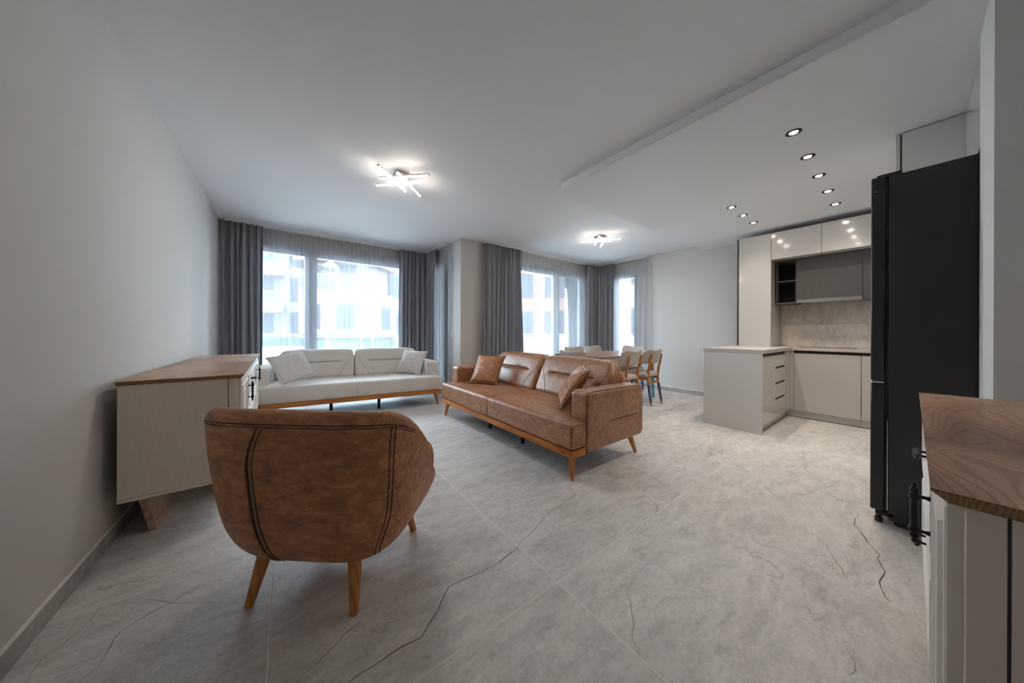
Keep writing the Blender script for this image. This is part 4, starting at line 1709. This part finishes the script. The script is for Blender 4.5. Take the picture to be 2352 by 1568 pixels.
# backsplash
bs = tag(empty('backsplash'), 'beige marble-look backsplash panels behind the cooktop', 'backsplash')
for z0, z1 in ((0.9485, 1.2685), (1.2700, 1.5900)):
    for y0, y1 in ((-0.596, 0.298), (0.2995, 1.2035)):
        bx('splash_tile', 'splash_stone', bs, XR - 0.016, XR - 0.001, y0, y1, z0, z1, 0.001, 1)
# white wall units
for k, (ya, yb, lab) in enumerate(((0.703, 1.2045, 'white gloss wall unit above the open dark shelf'), (0.201, 0.7015, 'white gloss wall unit above the cooker hood'), (-0.301, 0.1995, 'white gloss wall unit hidden behind the fridge end'))):
    u_ = cabinet('wall_cabinet', lab, UG, (KX + 0.020, XR - 0.001, ya, yb, 2.182, 2.552))
    bx('door', 'gloss_white', u_, KX, KX + 0.018, ya + 0.0012, yb - 0.0012, 2.178, 2.554, 0.0012, 1)
# dark shelf, hood cabinet and its neighbour
sh = tag(empty('open_shelf'), 'dark open shelf box with one middle shelf beside the cooker hood', 'shelf')
bx('back', 'shelf_black', sh, XR - 0.030, XR - 0.018, 0.967, 1.190, 1.556, 2.176)
for y0, y1 in ((0.9675, 0.9815), (1.1765, 1.1905)):
    bx('side', 'smoked_panel', sh, 5.72, XR - 0.031, y0, y1, 1.556, 2.176)
for z0, z1 in ((1.556, 1.576), (1.872, 1.886), (2.158, 2.176)):
    bx('board', 'smoked_panel', sh, 5.722, XR - 0.031, 0.982, 1.176, z0, z1)
bx('lining', 'shelf_black', sh, 5.80, XR - 0.032, 0.9822, 0.9835, 1.577, 2.157)
bx('lining', 'shelf_black', sh, 5.80, XR - 0.032, 1.1745, 1.1758, 1.577, 2.157)
hd = tag(empty('cooker_hood'), 'grey-brown cooker hood cabinet with brushed steel lower edge', 'cooker hood')
bx('body', 'smoked_panel', hd, 5.739, XR - 0.018, 0.368, 0.965, 1.590, 2.176)
bx('front_panel', 'smoked_panel', hd, 5.72, 5.738, 0.3685, 0.9655, 1.606, 2.176, 0.001, 1)
bx('steel_edge', 'steel', hd, 5.706, 5.735, 0.369, 0.965, 1.558, 1.6045, 0.002, 1)
bx('extractor', 'steel', hd, 5.736, 5.99, 0.40, 0.94, 1.566, 1.589)
for k in range(2):
    bm = bmesh.new()
    lathe(bm, (5.80, 0.52 + 0.28 * k, 1.5662), (5.80, 0.52 + 0.28 * k, 1.5600), [(0, 0.024), (1, 0.022)], 16)
    finish(bm, 'hood_light', 'chrome', hd, 40)
nb = cabinet('smoked_cabinet', 'grey-brown wall unit between cooker hood and black fridge', None, (5.739, XR - 0.018, -0.30, 0.3665, 1.566, 2.176), 'smoked_panel')
bx('door', 'smoked_panel', nb, 5.72, 5.738, -0.299, 0.3655, 1.562, 2.176, 0.001, 1)

# fridge
fr = tag(empty('fridge', (2.845, 0, 0)), 'tall matt black fridge freezer in the kitchen niche', 'fridge')
bx('body', 'fridge_black', fr, 0.0, 0.70, -0.535, 0.083, 0.032, 2.062, 0.005, 2)
bx('upper_door', 'fridge_black', fr, -0.006, 0.706, 0.096, 0.150, 0.852, 2.070, 0.007, 3)
ld = bx('lower_door', 'fridge_black', fr, -0.006, 0.706, 0.096, 0.150, 0.078, 0.834, 0.007, 3)
bx('door_seal', 'black_plastic', fr, 0.012, 0.69, 0.0835, 0.0955, 0.080, 2.050)
bx('divider_strip', 'chrome', fr, -0.002, 0.70, 0.098, 0.146, 0.8365, 0.8495, 0.001, 1)
bx('hinge_cover', 'black_plastic', fr, 0.01, 0.10, 0.035, 0.128, 2.0625, 2.084, 0.004)
bx('hinge_slot', 'shelf_black', fr, -0.0075, -0.0063, 0.100, 0.138, 2.000, 2.028)
bx('hinge_pin', 'steel', fr, -0.0075, -0.0063, 0.128, 0.137, 1.982, 1.986)
bx('trim_line', 'chrome', fr, -0.0012, -0.0002, 0.0836, 0.0862, 0.09, 0.62)
bx('kick_plate', 'black_plastic', fr, 0.0, 0.70, 0.060, 0.130, 0.052, 0.077, 0.003, 1)
for fx, fy in ((0.035, 0.118), (0.665, 0.118)):
    bm = bmesh.new()
    lathe(bm, (fx, fy, 0), (fx, fy, 0.056), [(0, 0.016), (0.45, 0.017), (0.55, 0.010), (1, 0.010)], 14)
    finish(bm, 'foot', 'black_plastic', fr, 40)
for fx, fy in ((0.05, 0.045), (0.65, 0.045), (0.05, -0.48), (0.65, -0.48)):
    bm = bmesh.new()
    lathe(bm, (fx - 0.02, fy, 0.018), (fx + 0.02, fy, 0.018), [(0, 0.016), (0.2, 0.018), (0.8, 0.018), (1, 0.016)], 14)
    finish(bm, 'roller', 'black_plastic', fr, 40)
# cabinets around the fridge
oc = cabinet('tall_cabinet', 'tall white cabinet rising behind the top of the black fridge', None, (3.662, 4.262, -0.595, 0.046, 0.0, 2.620))
bx('door', 'gloss_white', oc, 3.662, 4.262, 0.0545, 0.074, 0.10, 2.616, 0.0012, 1)
bx('shadow_gap', 'groove_dark', oc, 3.664, 4.26, 0.0465, 0.054, 0.10, 2.612)
of = cabinet('bridge_cabinet', 'white cabinet bridging the niche above the black fridge', None, (2.795, 3.655, -0.595, -0.236, 2.125, 2.622))
for x0, x1 in ((2.796, 3.2245), (3.2265, 3.654)):
    bx('door', 'gloss_white', of, x0, x1, -0.235, -0.216, 2.125, 2.621, 0.0012, 1)

# ------------------------------------------------------------------ outside: terrace, railing, buildings, trees
bm = bmesh.new()
box(bm, -60, 90, Y1 - 3.0, 120, -0.40, -0.14)
struct(finish(bm, 'ground', 'paving'), 'pale paved ground outside')
bm = bmesh.new()
box(bm, -6, 14, Y1 + TW, 8.0, -0.139, -0.02)
box(bm, XC + TW, 14, Y2 + TW, Y1 + TW, -0.139, -0.02)
box(bm, XR + TW, 14, 0.0, Y2 + TW, -0.139, -0.02)
struct(finish(bm, 'terrace', 'paving'), 'terrace slab outside the windows')


def railing(x0, x1, y, n, label):
    Rl = tag(empty('terrace_railing', (0, y, -0.02)), label, 'railing')
    bx('top_rail', 'rail_metal', Rl, x0, x1, -0.03, 0.03, 1.07, 1.11)
    bx('bottom_rail', 'rail_metal', Rl, x0, x1, -0.015, 0.015, 0.06, 0.10)
    st = (x1 - x0) / n
    for k in range(n + 1):
        c = x0 + st * k
        bx('post', 'rail_metal', Rl, c - 0.02, c + 0.02, -0.02, 0.02, 0.0, 1.07)
        if k < n:
            bx('glass_panel', 'rail_glass', Rl, c + 0.05, c + st - 0.05, -0.005, 0.005, 0.12, 1.04)


railing(-5.0, 2.2, 7.6, 5, 'glass terrace railing seen through the voile behind the cream sofa')
railing(2.4, 13.0, 7.9, 8, 'glass terrace railing seen through the voile behind the dining table')


def building(name, loc, rotz, label, bodies, windows, balconies=(), extras=()):
    """facade in the local x-z plane at y = 0 facing -y; lists give (material, x0, x1, y0, y1, z0, z1)"""
    B = tag(empty(name, loc, rotz), label, 'building')
    for nm, mt, *b in bodies:
        bx(nm, mt, B, *b)
    for side, a0, a1, z0, z1, pos in windows:
        f = 0.10
        if side == 'f':
            w = bx('window', 'far_frame', B, a0, a1, pos - 0.06, pos + 0.02, z0, z1)
            for c0, c1 in ((a0 + f, (a0 + a1) / 2 - f / 2), ((a0 + a1) / 2 + f / 2, a1 - f)):
                bx('pane', 'far_window', w, c0, c1, pos - 0.085, pos - 0.0601, z0 + f, z1 - f)
        else:
            w = bx('window', 'far_frame', B, pos - 0.02, pos + 0.06, a0, a1, z0, z1)
            for c0, c1 in ((a0 + f, (a0 + a1) / 2 - f / 2), ((a0 + a1) / 2 + f / 2, a1 - f)):
                bx('pane', 'far_window', w, pos + 0.0601, pos + 0.085, c0, c1, z0 + f, z1 - f)
    for x0, x1, dep, z in balconies:
        s = bx('balcony', 'cladding_tan_dimmed', B, x0, x1, -dep, 0.0, z - 0.75, z)
        bx('balcony_glass', 'rail_glass', s, x0, x1, -dep, -dep + 0.04, z + 0.02, z + 0.95)
        bx('balcony_rail', 'rail_metal', s, x0, x1, -dep, -dep + 0.05, z + 0.9505, z + 1.0)
    return B


# apartment block straight ahead through the living-room window
building('apartment_block', (-6.0, 33.0, -0.14), 0.0, 'distant apartment block with stacked brown balconies, seen through the living window',
         [('wall', 'render_dimmed', 0, 8.6, 0, 8, 0, 16)],
         [('f', x, x + 1.7, z, z + 2.1, 0.0) for z in (0.9, 3.95, 7.0, 10.0, 13.0) for x in (1.0, 3.6, 6.4)],
         [(0.4, 6.0, 1.6, 3.6), (0.4, 6.0, 1.6, 6.65), (0.4, 6.0, 1.6, 9.7), (0.4, 6.0, 1.6, 12.7)])
# stepped corner building to the right of it
building('corner_building', (4.4 - 4.6 * 0.786, 22 + 4.6 * 0.618, -0.14), R(-38.2), 'pale corner building with a glazed roof terrace, seen through the living window',
         [('wall', 'render_dimmed', 0, 4.6, 0, 5.0, 0.85, 3.3), ('podium', 'cladding_grey_dimmed', 0.3, 4.3, 0.25, 4.8, 0.0, 0.85), ('band', 'cladding_tan_dimmed', -0.02, 4.62, -0.02, 5.02, 3.3, 4.15),
          ('upper_wall', 'render_dimmed', 0.0, 4.0, 0.9, 4.6, 4.15, 6.1), ('roof_slab', 'cladding_tan_dimmed', -0.3, 4.6, -0.1, 5.0, 6.1, 6.9), ('attic', 'render_dimmed', 0.4, 3.8, 1.2, 4.5, 6.9, 9.4), ('side_cladding', 'cladding_grey_dimmed', 4.6, 4.64, 1.2, 4.98, 0.9, 3.29)],
         [('f', 0.5, 1.5, 1.45, 3.15, 0.0), ('f', 2.6, 3.8, 1.45, 3.15, 0.0), ('f', 0.6, 1.8, 4.3, 5.9, 0.9), ('f', 2.3, 3.4, 4.3, 5.9, 0.9), ('f', 0.9, 1.7, 7.4, 9.0, 1.2), ('s', 2.2, 3.6, 1.45, 3.15, 4.64)],
         [(0.0, 4.6, 0.001, 4.16)])
building('side_block', (6.2, 27.0, -0.14), R(-8), 'white housing block beyond the corner building',
         [('wall', 'render_dimmed', 0, 6.5, 0, 6, 0, 11)],
         [('f', x, x + 1.3, z, z + 1.9, 0.0) for z in (1.2, 4.2, 7.2) for x in (0.8, 3.0, 5.0)])
# buildings seen through the dining windows
building('brick_block', (13.5, 19.0, -0.14), R(-46), 'tan clad apartment block seen through the dining voile',
         [('wall', 'cladding_tan_dimmed', 0, 5.4, 0, 7, 0, 9.5), ('pier', 'render_dimmed', 5.4, 8.2, 0.4, 7, 0, 9.0)],
         [('f', x, x + 1.6, z, z + 2.0, 0.0) for z in (0.9, 3.9, 6.9) for x in (0.7, 3.2)] + [('f', 6.0, 7.4, z, z + 1.9, 0.4) for z in (0.9, 3.9, 6.9)],
         [(5.5, 8.1, 1.2, 3.6), (5.5, 8.1, 1.2, 6.6)])
building('terrace_block', (24.5, 20.5, -0.14), R(-55), 'white terraced block seen between dining drape and mullion',
         [('wall', 'render_dimmed', 0, 9, 0, 7, 0, 8.2), ('roof_slab', 'cladding_tan_dimmed', -0.2, 9.2, -0.3, 7, 8.2, 8.9)],
         [('f', x, x + 1.6, z, z + 2.0, 0.0) for z in (0.9, 3.9) for x in (0.8, 3.6, 6.4)],
         [(0.4, 8.6, 1.3, 3.6)])
building('courtyard_block', (19.0, 12.4, -0.14), R(-70), 'brown and white block seen through the narrow window',
         [('wall', 'render_dimmed', 0, 6, 0, 6, 0, 4.4), ('upper_wall', 'cladding_tan_dimmed', 0, 6, 0, 6, 4.4, 7.0), ('attic', 'cladding_grey_dimmed', 0.2, 5.8, 0.6, 6, 7.0, 9.6)],
         [('f', x, x + 1.5, z, z + 1.9, 0.0) for z in (1.1, 4.7) for x in (0.7, 3.3)])


def bare_tree(loc, h, label, seed):
    T = tag(empty('bare_tree', loc), label, 'tree', 'young bare trees outside')
    rnd = random.Random(seed)
    bm = bmesh.new()
    tube(bm, [(0, 0, 0), (0.02, 0, h * 0.35), (0.0, 0.02, h * 0.7), (0.02, 0, h)], [0.045, 0.035, 0.022, 0.006], 6)
    finish(bm, 'trunk', 'bark', T, 60)
    for k in range(14):
        z = h * rnd.uniform(0.35, 0.9)
        a = rnd.uniform(0, 2 * PI)
        L = h * rnd.uniform(0.16, 0.32) * (1.1 - z / h * 0.6)
        d = Vector((math.cos(a), math.sin(a), rnd.uniform(0.6, 1.1))).normalized()
        p = Vector((0, 0, z))
        bm = bmesh.new()
        tube(bm, [p, p + d * L * 0.5 + Vector((0, 0, 0.03)), p + d * L + Vector((0, 0, 0.12))], [0.014, 0.009, 0.003], 5)
        finish(bm, 'branch', 'bark', T, 60)


bare_tree((2.75, 15.0, -0.14), 2.3, 'young bare tree outside, in front of the corner building', 3)
bare_tree((3.15, 14.4, -0.14), 2.2, 'second young bare tree outside, nearer the corner drape', 5)


def shrub(loc, r, label, seed):
    rnd = random.Random(seed)
    T = tag(empty('garden_shrub', loc), label, 'shrub', 'green shrubs outside the dining window')
    bm = bmesh.new()
    tube(bm, [(0, 0, 0), (0.03, 0, r * 0.9)], [0.03, 0.015], 6)
    finish(bm, 'stem', 'bark', T, 60)
    bm = bmesh.new()
    for k in range(420):
        a, b = rnd.uniform(0, 2 * PI), math.acos(rnd.uniform(-0.5, 1))
        q = r * rnd.uniform(0.55, 1.0)
        c = Vector((q * math.sin(b) * math.cos(a), q * math.sin(b) * math.sin(a), r * 0.75 + q * math.cos(b)))
        d1 = Vector((rnd.uniform(-1, 1), rnd.uniform(-1, 1), rnd.uniform(-1, 1))).normalized() * 0.085
        d2 = d1.orthogonal().normalized() * 0.04
        vs = [bm.verts.new(c - d1), bm.verts.new(c + d2), bm.verts.new(c + d1), bm.verts.new(c - d2)]
        bm.faces.new(vs)
    f = finish(bm, 'foliage', 'shrub_green', T)
    f['kind'] = 'stuff'


shrub((7.7, 9.0, -0.14), 0.62, 'leafy green shrub outside, behind the dining chairs', 2)
shrub((8.9, 9.3, -0.14), 0.55, 'leafy green shrub outside, nearer the corner drape', 9)
# folded-out parasol on the roof terrace of the corner building
pr = tag(empty('parasol', (2.55, 23.9, 4.02)), 'pale parasol open on the roof terrace outside', 'parasol')
bm = bmesh.new()
lathe(bm, (0, 0, 0), (0, 0, 2.0), [(0, 0.03), (1, 0.02)], 8)
finish(bm, 'pole', 'rail_metal', pr, 40)
bm = bmesh.new()
lathe(bm, (0, 0, 1.55), (0, 0, 2.02), [(0, 0.50), (0.05, 0.51), (1, 0.03)], 8)
finish(bm, 'canopy', 'parasol_cloth', pr)

# pale glossy drops standing in for lamp glints on the kitchen-side tiles
rnd = random.Random(11)
bm = bmesh.new()
for (u, v, n, su, sv) in ((1378, 1272, 5, 8, 5), (1392, 1296, 4, 10, 6), (1405, 1345, 22, 26, 14), (1425, 1315, 10, 14, 12), (1655, 1400, 6, 16, 12), (1715, 1390, 14, 24, 12), (1738, 1425, 20, 26, 14), (1700, 1475, 14, 26, 14), (1790, 1485, 8, 14, 10), (1872, 1470, 5, 6, 8), (1706, 1516, 5, 8, 4)):
    for k in range(n):
        p = px(u + rnd.gauss(0, su * 0.55), v + rnd.gauss(0, sv * 0.55))
        r = rnd.uniform(0.0012, 0.0034)
        h = r * 0.5
        m_ = 6
        ph = rnd.uniform(0, 6)
        st = rnd.uniform(0.6, 1.6)
        base = [bm.verts.new((p.x + r * st * math.cos(ph + 2 * PI * i / m_), p.y + r * math.sin(ph + 2 * PI * i / m_), 0.0003)) for i in range(m_)]
        top = bm.verts.new((p.x, p.y, 0.0003 + h))
        for i in range(m_):
            bm.faces.new((base[i], base[(i + 1) % m_], top))
fl_ = finish(bm, 'floor_glints', 'fleck', None, 180)
fl_['kind'] = 'stuff'
fl_['label'] = 'tiny pale drops standing in for glints on the floor tiles before the kitchen'
fl_['category'] = 'flecks'
